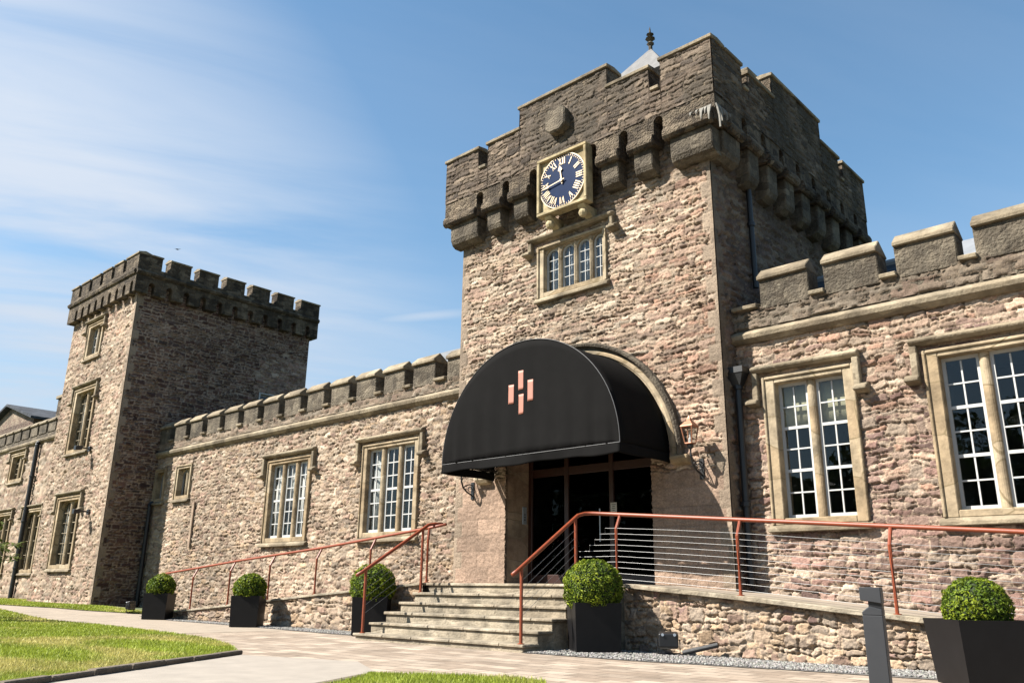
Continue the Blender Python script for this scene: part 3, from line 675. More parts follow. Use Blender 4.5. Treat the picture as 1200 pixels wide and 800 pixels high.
# carved shield block on the front parapet
MB().prism([(-0.26, 0.16), (-0.2, 0.27), (0.2, 0.27), (0.26, 0.16), (0.26, -0.16), (0.12, -0.27), (-0.12, -0.27), (-0.26, -0.16)], lambda p, q, d: (-3.14 + p, -OV - d, 10.05 + q), -0.05, 0.2).build('shield_block', M_merlon, TW, bevel=0.03)
M_lime = simple('lime_deposit', (0.34, 0.32, 0.28), 0.9, var=0.3, scale=20)
g_ = np.random.default_rng(3)
def lime(side, u0, u1, zt, zb):               # a lime drip that starts as a smear and runs to a point
    n = 7; um = (u0 + u1) / 2; w = (u1 - u0) / 2; L_, R_, d_ = [], [], []
    for i in range(n):
        t = i / (n - 1); k = (1 - 0.85 * t ** 0.7) * g_.uniform(0.8, 1.1); L_.append(um - w * k); R_.append(um + w * k); d_.append(0.05 + 0.042 * math.sin(min(t * 2.4, 1.6)))
    m = MB(); vs = []
    for i in range(n):
        z = zt + (zb - zt) * i / (n - 1)
        for u, d in ((L_[i], d_[i]), (R_[i], d_[i]), (R_[i], d_[i] - 0.03), (L_[i], d_[i] - 0.03)):
            vs.append((u, -OV - d, z) if side == 'front' else (OV + d, u, z))
    m.add(vs, [(4 * i + a, 4 * i + (a + 1) % 4, 4 * i + 4 + (a + 1) % 4, 4 * i + 4 + a) for i in range(n - 1) for a in range(4)] + [(0, 1, 2, 3), (4 * n - 1, 4 * n - 2, 4 * n - 3, 4 * n - 4)])
    m.build('lime_crust', M_lime, TW)
for u_, w_, zb_ in ((0.26, 0.05, 8.72), (0.19, 0.035, 8.86), (0.11, 0.045, 8.78), (0.02, 0.03, 8.92), (-0.1, 0.035, 8.93)): lime('front', u_ - w_, u_ + w_, 9.02, zb_)
for u_, w_, zb_ in ((-0.33, 0.04, 8.55), (-0.25, 0.045, 8.7), (-0.16, 0.03, 8.86), (-0.06, 0.035, 8.8), (0.06, 0.025, 8.92)): lime('side', u_ - w_, u_ + w_, 9.02, zb_)
# window over the clock's sill
w4 = window(TW, -4.0, -2.26, 6.48, 7.6, 0.0, [(-3.88, -3.54), (-3.46, -3.12), (-3.04, -2.7), (-2.62, -2.36)][:0] or [(-3.84, -3.5), (-3.42, -3.1), (-3.02, -2.71), (-2.63, -2.36)], 6.58, 7.53,
            hood=(-4.22, -2.06, 7.86), cols=2, rows=4, arch=0.17, gd=0.07, stile=0.034, bar=0.011, hood_drop=0.36, curtain_and_sheen=[(a_ - 0.02, b_ + 0.02, 6.6, 7.5, M_skysheen) for a_, b_ in ((-3.84, -3.5), (-3.42, -3.1), (-3.02, -2.71), (-2.63, -2.36))])  # grey-blue sheets behind the panes paint in the sky's reflection
# moulded arch round the awning
def arch_ring(name, r0, r1, y0, y1, cx, cz, mat, parent, n=36):
    m = MB(); rw = r1 - r0
    prof = [(r0, 0.0), (r0, y0 * 0.35), (r0 + rw * 0.3, y0 * 0.5), (r0 + rw * 0.45, y0 * 0.9), (r0 + rw * 0.75, y0), (r1, y0 * 0.75), (r1, 0.0)]
    vs = []; k = len(prof)
    for i in range(n + 1):
        t = math.pi * i / n
        vs += [(cx + r * math.cos(t), y, cz + r * math.sin(t)) for r, y in prof]
    f = [(i * k + a, i * k + a + 1, (i + 1) * k + a + 1, (i + 1) * k + a) for i in range(n) for a in range(k - 1)]
    f += [tuple(range(k)), tuple(n * k + a for a in range(k))]
    return m.add(vs, f).build(name, mat, parent)
arch_ring('arch_moulding', 2.06, 2.2, -0.09, 0, -3.1, 3.0, M_dress, TW)
arch_ring('hood_moulding', 2.202, 2.33, -0.17, 0, -3.1, 3.0, M_merlon, TW)
for x in (-5.56, -0.99):
    MB().prism([(0.02, 0), (-0.12, 0.03), (-0.17, 0.1), (-0.17, 0.16), (0.02, 0.16)], lambda p, q, d: (d, p, 2.838 + q), x, x + 0.34).build('label_stop', M_dress, TW, bevel=0.015)
# door recess: reveals, floor, glazed screen
MB().box(-5.0, -4.83, 0.062, 0.78, 0.9, 3.62).build('door_reveal', M_ashlar, TW)
MB().box(-1.45, -1.28, 0.062, 0.78, 0.9, 3.62).build('door_reveal', M_ashlar, TW)
MB().box(-5.0, -1.28, 0.062, 0.9, 3.622, 3.9).build('door_lintel', M_ashlar, TW)
dr = MB()
for a in (-4.83, -3.9, -2.83, -1.55): dr.box(a, a + 0.1, 0.66, 0.76, 0.95, 3.62)
for a, b in ((-4.73, -3.9), (-3.8, -2.83), (-2.73, -1.55)):
    dr.box(a, b, 0.67, 0.75, 3.0, 3.16); dr.box(a, b, 0.67, 0.75, 0.95, 1.12); dr.box(a, b, 0.67, 0.75, 3.52, 3.62)
door = dr.build('entrance_doors', M_frame, TW, bevel=0.008)
for a, b in ((-4.73, -3.9), (-3.8, -2.83), (-2.73, -1.55)):
    MB().box(a - 0.01, b + 0.01, 0.705, 0.713, 1.11, 3.01).build('pane', M_doorglass, door)
    MB().box(a - 0.01, b + 0.01, 0.705, 0.713, 3.15, 3.53).build('fanlight_pane', M_doorglass, door)
MB().tube([(-3.0, 0.6, 1.7), (-3.0, 0.6, 2.3)], 0.014).build('door_handle', M_steelplate, door)
r = MB(); xa, xb, ya, yb, za, zb = -4.85, -1.43, 0.8, 4.5, 0.92, 3.65
r.add([(xa, ya, za), (xb, ya, za), (xb, ya, zb), (xa, ya, zb), (xa, yb, za), (xb, yb, za), (xb, yb, zb), (xa, yb, zb)], [(4, 5, 6, 7), (0, 4, 7, 3), (1, 2, 6, 5), (0, 1, 5, 4), (3, 7, 6, 2)])
r.build('entrance_lobby', M_room, TW, fix=False)
# turret roof with finial, and a chimney, rising inside the battlements
tr = MB().box(-4.1, -2.5, 2.7, 4.3, 9.31, 12.62).build('roof_turret', M_lead, TW)
M_leadroof = simple('weathered_lead_roof', (0.21, 0.205, 0.2), 0.7, var=0.3, scale=4, bump=0.2, bscale=20)
MB().add([(-4.3, 2.5, 12.62), (-2.3, 2.5, 12.62), (-2.3, 4.5, 12.62), (-4.3, 4.5, 12.62), (-3.3, 3.5, 14.05)], [(3, 2, 1, 0), (0, 1, 4), (1, 2, 4), (2, 3, 4), (3, 0, 4)]).build('pyramid_roof', M_leadroof, TW)
MB().lathe([(0.05, 14.0), (0.05, 14.12), (0.1, 14.18), (0.04, 14.24), (0.03, 14.28), (0.13, 14.33), (0.04, 14.38), (0.03, 14.42), (0.1, 14.46), (0.03, 14.5), (0.02, 14.62), (0.002, 14.7)], 7, (-3.3, 3.5)).build('finial', M_merlon, TW)

cm_ = MB().box(-0.85, -0.35, 2.55, 3.2, 9.31, 11.5).build('chimney', M_merlon, TW, bevel=0.03)
MB().box(-0.9, -0.3, 2.5, 3.25, 11.502, 11.6).build('chimney_cap', M_cope, cm_, bevel=0.02)
# ================================================================== RIGHT WING
def wing_windows_hood(x0, x1): return (x0 - 0.15, x1 + 0.1, 4.42)
RW = building('castle_wing', 'low battlemented stone wing with two white sash windows, right of the clock tower', 'wing', (3.5, R, 0))
W1 = (0.47, 1.96); W2 = (2.94, 4.43)
relief('front_wall', RW, 'front', R, -0.05, 7.5, 0.0, 4.92, 0.0165, 'purple', (0.22, 0.12), 0.026, rgh=1.0, rag=1.3,
       holes=[(W1[0] + .02, W1[1] - .02, 1.86, 4.18), (W2[0] + .02, W2[1] - .02, 1.86, 4.18)], seed=3, mw=0.07,
       pal2=('pink', lambda u, z: 0.5 + 0.14 * (z - 2.6) - 0.03 * u + 0.5 * (fbm(u * 0.9, z * 0.9, 520) - 0.5)))
for (a, b), cur in ((W1, [(0.66, 1.17, 3.36, 4.08, M_blind), (1.27, 1.79, 3.36, 4.08, M_blind)]), (W2, None)):
    window(RW, a, b, 1.84, 4.2, R, [(a + 0.2, a + 0.69), (a + 0.82, a + 1.31)], 1.94, 4.08, hood=(a - 0.15, b + 0.1, 4.42), thick=(2, 4), curtain_and_sheen=cur, hood_drop=0.62)
cornice(RW, -0.02, 7.5, R, 4.82)
relief('parapet_wall', RW, 'front', R - 0.03, -0.02, 7.5, 5.07, 5.42, 0.03, 'buff', (0.28, 0.1), 0.03, seed=4, stain_and_shade=lambda u, z: 0.62 + 0 * u)
MB().box(-0.02, 7.5, R - 0.02, R + 0.42, 5.0, 5.4).build('parapet_core', M_merlon, RW)
for i, x in enumerate((-0.62, 0.55, 1.65, 2.75, 3.83, 4.92, 6.0)):
    if x < 0: continue
    merlon(RW, x, x + 0.84, R - 0.05, 5.36, 6.0)
for x in (0.02, 1.4, 2.5, 3.6, 4.68, 5.77, 6.85):
    crenel_sill(RW, x + (0 if x > 1 else 0.02), x + (0.245 if x > 1 else 0.48), R - 0.04, 5.46)
skin('side_and_back_walls', RW, M_plain, [[(7.5, R, 0), (7.5, 7, 0), (7.5, 7, 5.3), (7.5, R, 5.3)], [(7.5, 7, 0), (0.0, 7, 0), (0.0, 7, 5.3), (7.5, 7, 5.3)]])
MB().add([(0.0, R + 0.45, 5.2), (7.5, R + 0.45, 5.2), (7.5, 3.2, 6.7), (0.0, 3.2, 6.7), (0.0, 7, 5.2), (7.5, 7, 5.2)], [(0, 1, 2, 3), (3, 2, 5, 4), (0, 3, 4), (1, 5, 2), (0, 4, 5, 1)]).build('slate_roof', M_slate, RW)
MB().tube([(0.0, 3.2, 6.72), (7.5, 3.2, 6.72)], 0.08).build('ridge_roll', M_lead, RW)
# pale lead-covered rooflight hump further along the roof
MB().add([(2.55, 2.1, 5.9), (4.3, 2.1, 5.9), (4.3, 3.1, 6.78), (2.55, 3.1, 6.78), (2.55, 3.6, 5.9), (4.3, 3.6, 5.9)], [(0, 1, 2, 3), (3, 2, 5, 4), (0, 3, 4), (1, 5, 2), (0, 4, 5, 1)]).build('lead_dormer', M_lead, RW)

# ================================================================== LEFT WING
LW = building('castle_wing', 'long low battlemented stone wing between the clock tower and the far square tower', 'wing', (-13.4, R, 0))
W3 = (-10.03, -7.93); W4 = (-14.3, -12.2)
SA = (-21.55, -20.55); SB = (-19.8, -18.75)
relief('front_wall', LW, 'front', R, -21.28, TX0, 0.0, 4.98, 0.024, 'buff', (0.19, 0.095), 0.029, rgh=1.2, rag=1.8,
       holes=[(W3[0] + .02, W3[1] - .02, 1.98, 4.16), (W4[0] + .02, W4[1] - .02, 1.98, 4.16), (-19.78, -18.78, 3.5, 4.5), (-21.25, -20.54, 3.5, 4.5)], seed=5, mw=0.06,
       pal2=('field', lambda u, z: 0.42 + 0.5 * (fbm(u * 0.5, z * 0.8, 530) - 0.5)))
for (a, b), cur in ((W3, [(-9.95, -9.5, 2.1, 4.05, M_curtain)]), (W4, [(-14.25, -13.7, 2.1, 4.05, M_curtain), (-13.65, -13.05, 2.9, 4.05, M_curtain), (-13.0, -12.3, 2.1, 4.05, M_curtain)])):
    window(LW, a, b, 1.96, 4.18, R, [(a + 0.17, a + 0.66), (a + 0.8, a + 1.29), (a + 1.43, a + 1.92)], 2.08, 4.06, hood=(a - 0.22, b + 0.16, 4.4), thick=(3,), curtain_and_sheen=cur, hood_drop=0.62, gd=0.075, stile=0.055, bar=0.026)
window(LW, -19.8, -18.76, 3.46, 4.54, R, [(-19.66, -19.32), (-19.22, -18.9)], 3.56, 4.42, cols=1, rows=1, arch=0.2, sash=M_lead, gd=0.14, stile=0.03, curtain_and_sheen=[(-19.64, -19.3, 3.56, 4.4, M_curtain)])
window(LW, -21.27, -20.52, 3.46, 4.54, R, [(-21.16, -20.95), (-20.87, -20.66)], 3.56, 4.42, cols=1, rows=1, arch=0.16, sash=M_lead, gd=0.14, stile=0.025)
cornice(LW, -21.28, TX0, R, 4.92)
relief('parapet_wall', LW, 'front', R - 0.03, -21.28, TX0, 5.16, 5.42, 0.04, 'buff', (0.28, 0.1), 0.026, seed=6, stain_and_shade=lambda u, z: 0.42 + 0 * u)
MB().box(-21.28, TX0, R - 0.02, R + 0.42, 5.0, 5.4).build('parapet_core', M_merlon, LW)
mx_ = [-20.15 + 0.0, -19.42, -18.27]
ML = [(-20.45, -20.02), (-19.4, -18.3)][:0] + [(-6.25 - 1.24 - 1.09 * k - 0.97, -6.25 - 1.24 - 1.09 * k) for k in range(13)]
for a, b in ML: merlon(LW, a + 0.18, b - 0.02, R - 0.05, 5.36, 6.02)
merlon(LW, -7.1, TX0 - 0.03, R - 0.05, 5.36, 5.99)
for k in range(13): crenel_sill(LW, -7.51 - 1.09 * k, -7.21 - 1.09 * k if k else -7.12, R - 0.04, 5.45)
MB().add([(-21.28, R + 0.45, 5.2), (TX0, R + 0.45, 5.2), (TX0, 3.2, 6.78), (-21.28, 3.2, 6.78), (-21.28, 6, 5.2), (TX0, 6, 5.2)], [(0, 1, 2, 3), (3, 2, 5, 4), (0, 3, 4), (1, 5, 2), (0, 4, 5, 1)]).build('slate_roof', M_slate, LW)
MB().tube([(-21.28, 3.2, 6.8), (TX0, 3.2, 6.8)], 0.09).build('ridge_roll', M_lead, LW)
MB().box(-9.8, -7.6, 2.2, 3.1, 5.9, 6.82).build('lead_dormer', M_lead, LW)
MB().box(-18.42, -18.3, R - 0.07, R - 0.02, 1.95, 3.3).build('stone_strip', M_ashlar, LW)
skin('back_wall', LW, M_plain, [[(TX0, 6, 0), (-21.28, 6, 0), (-21.28, 6, 5.3), (TX0, 6, 5.3)]])

# ================================================================== FAR SQUARE TOWER
FT = building('square_tower', 'far square stone tower with small even battlements, at the end of the left wing', 'tower', (-24, -1.05, 0.1))
FX0, FX1, FY0, FY1 = -26.85, -21.3, -1.05, 5.9
fw_ = [(-25.2, -23.75, 8.72, 10.05), (-25.45, -23.5, 5.27, 7.6), (-25.35, -23.3, 1.32, 3.72)]
relief('front_wall', FT, 'front', FY0, FX0, FX1, 0.0, 10.8, 0.036, 'buff', (0.22, 0.1), 0.036, rag=1.7, quoin=[(-21.3, -1)], holes=[(a + .03, b - .03, c + .03, d - .03) for a, b, c, d in fw_], seed=7,
       pal2=('pink', lambda u, z: 0.35 + 0.6 * (fbm(u * 0.6, z * 0.6, 540) - 0.5)))
relief('side_wall', FT, 'side', FX1, FY0, FY1, 0.0, 10.8, 0.034, 'dark', (0.22, 0.115), 0.036, seed=8, mw=0.12, fade=0.1, rag=1.2, smr=0.3, quoin=[(-1.05, 1)], holes=[(3.9, 4.55, 7.1, 7.85)],  # dark red stone, palette pushed darker still to deepen this shaded side
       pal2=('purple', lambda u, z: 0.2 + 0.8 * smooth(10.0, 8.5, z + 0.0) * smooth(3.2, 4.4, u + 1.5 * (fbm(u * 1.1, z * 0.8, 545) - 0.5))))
skin('back_wall', FT, M_plaindark, [[(FX1, FY1, 0), (FX0, FY1, 0), (FX0, FY1, 11), (FX1, FY1, 11)], [(FX0, FY1, 0), (FX0, FY0, 0), (FX0, FY0, 11), (FX0, FY1, 11)]])
skin('roof_deck', FT, M_lead, [[(FX0, FY0, 10.5), (FX1, FY0, 10.5), (FX1, FY1, 10.5), (FX0, FY1, 10.5)]])
for (a, b, c, d), hd in zip(fw_, (0.5, 0.7, 0.7)):
    small = (d - c) < 1.5
    w = b - a
    window(FT, a, b, c, d, FY0, [(a + 0.2, a + w / 2 - 0.07), (a + w / 2 + 0.07, b - 0.2)], c + 0.12, d - 0.14, hood=(a - 0.15, b + 0.15, d + 0.2), cols=2, rows=3 if small else 6,
           arch=0.2 if not small else 0, sash=M_white if small else M_cope, gd=0.13, stile=0.03, hood_drop=hd, curtain_and_sheen=None if small else [(a + 0.2, a + w / 2 - 0.07, c + 0.2, d - 0.2, M_curtain)])
window(FT, 3.92, 4.53, 7.1, 7.85, FX1, [(3.97, 4.48)], 7.15, 7.8, cols=1, rows=2, side=True, stone_m=M_white, sill=False, gd=0.1, proud=0.02)
# battlements: arched corbel table and merlons on the two seen faces, plain backs
fz = 10.42
def fpara(name, u0, u1, slots, mer, fn):
    segs = []; u = u0
    for a, b in mer:
        if a > u + 1e-4: segs.append((u, a, 11.36))
        segs.append((a, b, 11.8)); u = b
    if u < u1 - 1e-4: segs.append((u, u1, 11.36))
    o = MB().prism(parapet_poly(segs, fz, slots, 0.22, 0.42), fn, 0, 0.4).build(name, M_dark, FT)
    return segs
fm = [(-26.97 + 0.986 * k, -26.97 + 0.986 * k + 0.74) for k in range(5)] + [(-22.04, -21.05)]
sg1 = fpara('front_parapet', -26.97, -21.05, [-21.34 - 0.6 * k for k in range(9)], fm, lambda p, q, d: (p, -1.3 + d, q))
sm_ = [(-0.898, -0.47)] + [(-0.17 + 1.075 * k, -0.17 + 1.075 * k + 0.76) for k in range(5)] + [(5.22, 6.1)]
sg2 = fpara('side_parapet', -0.898, 6.1, [-0.73 + 0.635 * k for k in range(11)], sm_, lambda p, q, d: (-21.05 - d, p, q))
fpara('back_parapet', -26.97, -21.46, [], [(-26.97 + 1.05 * k, -26.97 + 1.05 * k + 0.8) for k in range(5)], lambda p, q, d: (p, 6.1 - d, q))
fpara('left_parapet', -0.898, 5.69, [], sm_[:-1], lambda p, q, d: (-26.97 + d, p, q))
for a, b in fm:
    MB().prism([(-0.04, 0.0), (-0.04, 0.05), (0.2, 0.11), (0.44, 0.05), (0.44, 0.0)], lambda p, q, d: (d, -1.3 + p, 11.802 + q), a - 0.02, b + 0.02).build('coping', M_cope, FT)
for a, b in sm_:
    MB().prism([(-0.04, 0.0), (-0.04, 0.05), (0.2, 0.11), (0.44, 0.05), (0.44, 0.0)], lambda p, q, d: (-21.05 - p, d, 11.802 + q), a - (0.02 if a > -0.8 else -0.05), b + 0.02).build('coping', M_cope, FT)
MB().prism([(0.02, 0.0), (-0.06, 0.02), (-0.1, 0.1), (-0.05, 0.18), (0.02, 0.18)], lambda p, q, d: (-21.05 - p, d, 11.05 + q), -1.31, 6.1).build('string_course', M_dark, FT)
MB().prism([(0.02, 0.0), (-0.06, 0.02), (-0.1, 0.1), (-0.05, 0.18), (0.02, 0.18)], lambda p, q, d: (d, -1.3 + p, 11.05 + q), -26.97, -21.1).build('string_course', M_dark, FT)

# ================================================================== FAR LEFT WING AND HOUSE BEHIND
FW = building('castle_wing', 'taller two-storey battlemented stone range beyond the far square tower', 'wing', (-33, R, 0.1))
lw_ = [(-36.4, -34.5, 5.2, 6.5), (-37.3, -34.9, 1.25, 3.85), (-33.5, -31.3, 1.25, 3.85)]
relief('front_wall', FW, 'front', R, -46, FX0, 0.0, 6.75, 0.07, 'buff', (0.36, 0.15), 0.04, holes=[(a + .03, b - .03, c + .03, d - .03) for a, b, c, d in lw_], seed=9)
for a, b, c, d in lw_:
    w = b - a
    window(FW, a, b, c, d, R, [(a + 0.22, a + w / 2 - 0.07), (a + w / 2 + 0.07, b - 0.22)], c + 0.12, d - 0.14, hood=(a - 0.15, b + 0.15, d + 0.2), cols=2, rows=4, arch=0.2, gd=0.13, stile=0.03, sash=M_cope)
cornice(FW, -46, FX0, R, 6.68)
MB().box(-46, FX0, R - 0.02, R + 0.42, 6.8, 7.1).build('parapet_core', M_merlon, FW)
for k in range(18): merlon(FW, -27.0 - 1.06 * k, -27.0 - 1.06 * k + 0.84, R - 0.05, 7.08, 7.66)
MB().add([(-46, R + 0.45, 6.9), (FX0, R + 0.45, 6.9), (FX0, 4, 7.5), (-46, 4, 7.5), (-46, 7, 6.9), (FX0, 7, 6.9)], [(0, 1, 2, 3), (3, 2, 5, 4), (0, 3, 4), (1, 5, 2), (0, 4, 5, 1)]).build('slate_roof', M_slate, FW)
skin('back_wall', FW, M_plain, [[(FX0, 7, 0), (-46, 7, 0), (-46, 7, 7), (FX0, 7, 7)], [(-46, 7, 0), (-46, R, 0), (-46, R, 7), (-46, 7, 7)]])
ch = MB().box(-33.2, -32.5, 0.9, 1.6, 6.9, 8.75).build('chimney', M_dark, FW, bevel=0.02)
MB().box(-33.28, -32.42, 0.82, 1.68, 8.752, 8.9).build('chimney_cap', M_cope, ch, bevel=0.02)
HB = building('slate_house', 'distant house with a shallow grey hipped roof and chimney, behind the far left range', 'house', (-64, 12, 0.2))
MB().box(-70.5, -59.2, 8, 18, 0.1, 12.3).build('wall', M_plaindark, HB)
MB().prism([(-70.4, 12.302), (-59.3, 12.302), (-64.7, 13.85)], lambda p, q, d: (p, d, q), 8.05, 17.9).build('gable', M_plain, HB)
rf = MB().hexa([(-71.0, 7.6, 12.25), (-64.7, 7.6, 13.9), (-64.7, 18.3, 13.9), (-71.0, 18.3, 12.25)], [(-71.0, 7.6, 12.42), (-64.7, 7.6, 14.08), (-64.7, 18.3, 14.08), (-71.0, 18.3, 12.42)]).hexa([(-64.698, 7.6, 13.9), (-58.7, 7.6, 12.25), (-58.7, 18.3, 12.25), (-64.698, 18.3, 13.9)], [(-64.698, 7.6, 14.08), (-58.7, 7.6, 12.42), (-58.7, 18.3, 12.42), (-64.698, 18.3, 14.08)]).build('roof', M_slate, HB)
MB().box(-59.3, -57.9, 9.6, 10.8, 10.5, 13.25).build('chimney', M_merlon, HB)
# ================================================================== GROUND
def hval(x): return gz(x)
def strip(name, xs, ylo, yhi, zoff, mat, nseg=1):
    vs, fs = [], []
    for i, x in enumerate(xs):
        for j in range(nseg + 1):
            y = ylo(x) + (yhi(x) - ylo(x)) * j / nseg; vs.append((x, y, hval(x) + zoff))
    k = nseg + 1
    for i in range(len(xs) - 1):
        for j in range(nseg): fs.append((i * k + j, (i + 1) * k + j, (i + 1) * k + j + 1, i * k + j + 1))
    return fast_mesh(name, vs, fs, mat)
def pl(pts):
    X = [p[0] for p in pts]; Y = [p[1] for p in pts]
    return lambda x: float(np.interp(x, X, Y))
def paver_mat():
    m, N, L, b = new_mat('block_paving'); b.inputs['Roughness'].default_value = 0.85; b.inputs['Specular IOR Level'].default_value = 0.3
    g = N.new('ShaderNodeNewGeometry')
    mp = N.new('ShaderNodeMapping'); mp.inputs['Rotation'].default_value = (0, 0, math.radians(2)); L.new(g.outputs['Position'], mp.inputs[0])
    br = N.new('ShaderNodeTexBrick'); br.offset = 0.5; br.inputs['Scale'].default_value = 1; br.inputs['Brick Width'].default_value = 0.4; br.inputs['Row Height'].default_value = 0.26
    br.inputs['Mortar Size'].default_value = 0.012; br.inputs['Mortar Smooth'].default_value = 0.4; br.inputs['Bias'].default_value = 0.1
    br.inputs['Color1'].default_value = (*dk((0.74, 0.61, 0.48)), 1); br.inputs['Color2'].default_value = (*dk((0.45, 0.35, 0.265)), 1); br.inputs['Mortar'].default_value = (*dk((0.27, 0.21, 0.16)), 1)
    L.new(mp.outputs[0], br.inputs['Vector'])
    n = N.new('ShaderNodeTexNoise'); n.inputs['Scale'].default_value = 1.7; n.inputs['Detail'].default_value = 9; n.inputs['Roughness'].default_value = 0.7; L.new(g.outputs['Position'], n.inputs['Vector'])
    mr = N.new('ShaderNodeMapRange'); mr.inputs['From Min'].default_value = 0.3; mr.inputs['From Max'].default_value = 0.7; mr.inputs['To Min'].default_value = 0.66; mr.inputs['To Max'].default_value = 1.25; L.new(n.outputs['Fac'], mr.inputs['Value'])
    v = N.new('ShaderNodeVectorMath'); v.operation = 'SCALE'; L.new(br.outputs['Color'], v.inputs[0]); L.new(mr.outputs[0], v.inputs['Scale']); L.new(v.outputs[0], b.inputs['Base Color'])
    n2 = N.new('ShaderNodeTexNoise'); n2.inputs['Scale'].default_value = 70; n2.inputs['Detail'].default_value = 4; L.new(g.outputs['Position'], n2.inputs['Vector'])
    ad = N.new('ShaderNodeMath'); ad.operation = 'MULTIPLY_ADD'; L.new(br.outputs['Fac'], ad.inputs[0]); ad.inputs[1].default_value = -1.2; L.new(n2.outputs['Fac'], ad.inputs[2])
    bp = N.new('ShaderNodeBump'); bp.inputs['Strength'].default_value = 0.6; bp.inputs['Distance'].default_value = 0.008; L.new(ad.outputs[0], bp.inputs['Height']); L.new(bp.outputs[0], b.inputs['Normal'])
    return m
M_pave = paver_mat()
M_path = simple('buff_resin_path', (0.5, 0.41, 0.315), 0.9, var=0.16, scale=2.5, bump=0.5, bscale=120, bdist=0.006)
M_conc = simple('pale_concrete', (0.5, 0.44, 0.37), 0.85, var=0.12, scale=3.2, bump=0.35, bscale=90, bdist=0.005)
M_soil = simple('turf_soil', (0.26, 0.27, 0.07), 0.95, var=0.35, scale=5, bump=0.8, bscale=40, bdist=0.02)
M_field = simple('distant_turf', (0.09, 0.12, 0.035), 0.95, var=0.3, scale=0.3)
M_kerb = simple('brown_stone_kerb', (0.2, 0.155, 0.11), 0.9, var=0.35, scale=7, bump=0.6, bscale=30, bdist=0.01)
M_gravelbed = simple('gravel_bed', (0.3, 0.28, 0.26), 0.9, var=0.4, scale=60, bump=1.0, bscale=60, bdist=0.02)

XS = [-400, -60] + [-46 + k for k in range(47)] + [4, 8, 14, 400]
struct(strip('ground', XS, lambda x: -400, lambda x: 400, -0.05, M_field))
XP = [-60] + [-46 + k for k in range(47)] + [4, 8, 16]
struct(strip('paved_forecourt', XP, lambda x: -30, lambda x: -1.2 if x > -26 else 0.2, 0.0, M_pave))
XQ = [-60] + [-46 + k for k in range(37)] + [-8.6]
struct(strip('path', XQ, pl([(-60, -5.2), (-9.4, -5.2), (-8.6, -5.3)]), pl([(-60, -2.6), (-20, -3.1), (-16.3, -1.2), (-9, -1.75), (-8.6, -1.75)]), 0.004, M_path))
kerb_y = lambda x: -6.05 - 1.57 * (x + 3.75)
lawn_hi = pl([(-60, -4.5), (-18.6, -4.4), (-12.2, -4.36), (-9.4, -4.55), (-6.5, -4.95), (-5.0, -5.45), (-3.78, -6.05), (-3.7, -6.1), (-1.8, -9.1), (1, -13.5)])
XL = [-60] + [-46 + k for k in range(41)] + [-5.0, -4.4, -3.78, -3, -2, -1, 0]
lawn = struct(strip('lawn', XL, lambda x: -15.5, lawn_hi, 0.02, M_soil, 2))
l2hi = lambda x: 0.3 if x < -26 else -1.2; 
l2lo = pl([(-60, -2.9), (-24, -3.2), (-20, -3.2), (-18, -2.6), (-16.5, -1.5)])
XM = [-60] + [-46 + k for k in range(20)] + [-25.95, -25.8] + [-25 + k for k in range(9)] + [-16.5]
struct(strip('lawn', XM, l2lo, lambda x: (0.4 if x < -25.9 else (-1.25 if x < -21 else (-1.0))), 0.02, M_soil))
bl = [(-0.42, -6.65), (-0.1, -6.2), (0.54, -5.72), (1.0, -5.68), (1.9, -6.7), (2.4, -9.0), (0.9, -9.2)]
struct(MB().add([(x, y, 0.02) for x, y in bl], [tuple(range(len(bl)))]).build('lawn', M_soil, fix=False))
cp_ = [(-3.62, -6.12), (-3.3, -6.05), (-1.93, -5.61), (-0.62, -6.35), (-0.3, -7.1), (0.9, -9.4), (2.4, -12.5), (0.2, -12.5)]
struct(MB().add([(x, y, 0.006) for x, y in cp_], [tuple(range(len(cp_)))]).build('path', M_conc, fix=False))
# kerbs: stone edging pieces
def kerb_run(a, b, n, top=0.055):
    A, B = Vector((*a, 0)), Vector((*b, 0)); d = (B - A) / n; t = d.normalized(); s = Vector((-t.y, t.x, 0)) * 0.055
    m = MB()
    for i in range(n):
        p, q = A + d * i + t * 0.006, A + d * (i + 1) - t * 0.006; h = top + random.uniform(-0.008, 0.008); o = s * random.uniform(-0.12, 0.12)
        m.hexa([p - s + o, q - s + o, q + s + o, p + s + o], [v + Vector((0, 0, h)) for v in (p - s + o, q - s + o, q + s + o, p + s + o)])
    return m
km = kerb_run((-3.72, -6.1), (0.6, -12.9), 14); km2 = kerb_run((-0.3, -7.05), (-0.66, -6.4), 1)
struct(km.build('kerb', M_kerb, bevel=0.012)); struct(kerb_run((-0.36, -6.7), (0.85, -9.2), 4, 0.04).build('kerb', M_kerb, bevel=0.012))
struct(strip('gravel_bed', [-16, -14.5, -12, -10, -8, -5.55], pl([(-16, -1.9), (-12, -2.0), (-5.5, -2.35)]), lambda x: -1.4, 0.008, M_gravelbed))
struct(strip('gravel_bed', [-1.68, 0, 2, 4, 8], pl([(-1.7, -3.0), (0, -2.9), (3, -2.35), (8, -2.2)]), lambda x: -1.4, 0.008, M_gravelbed))
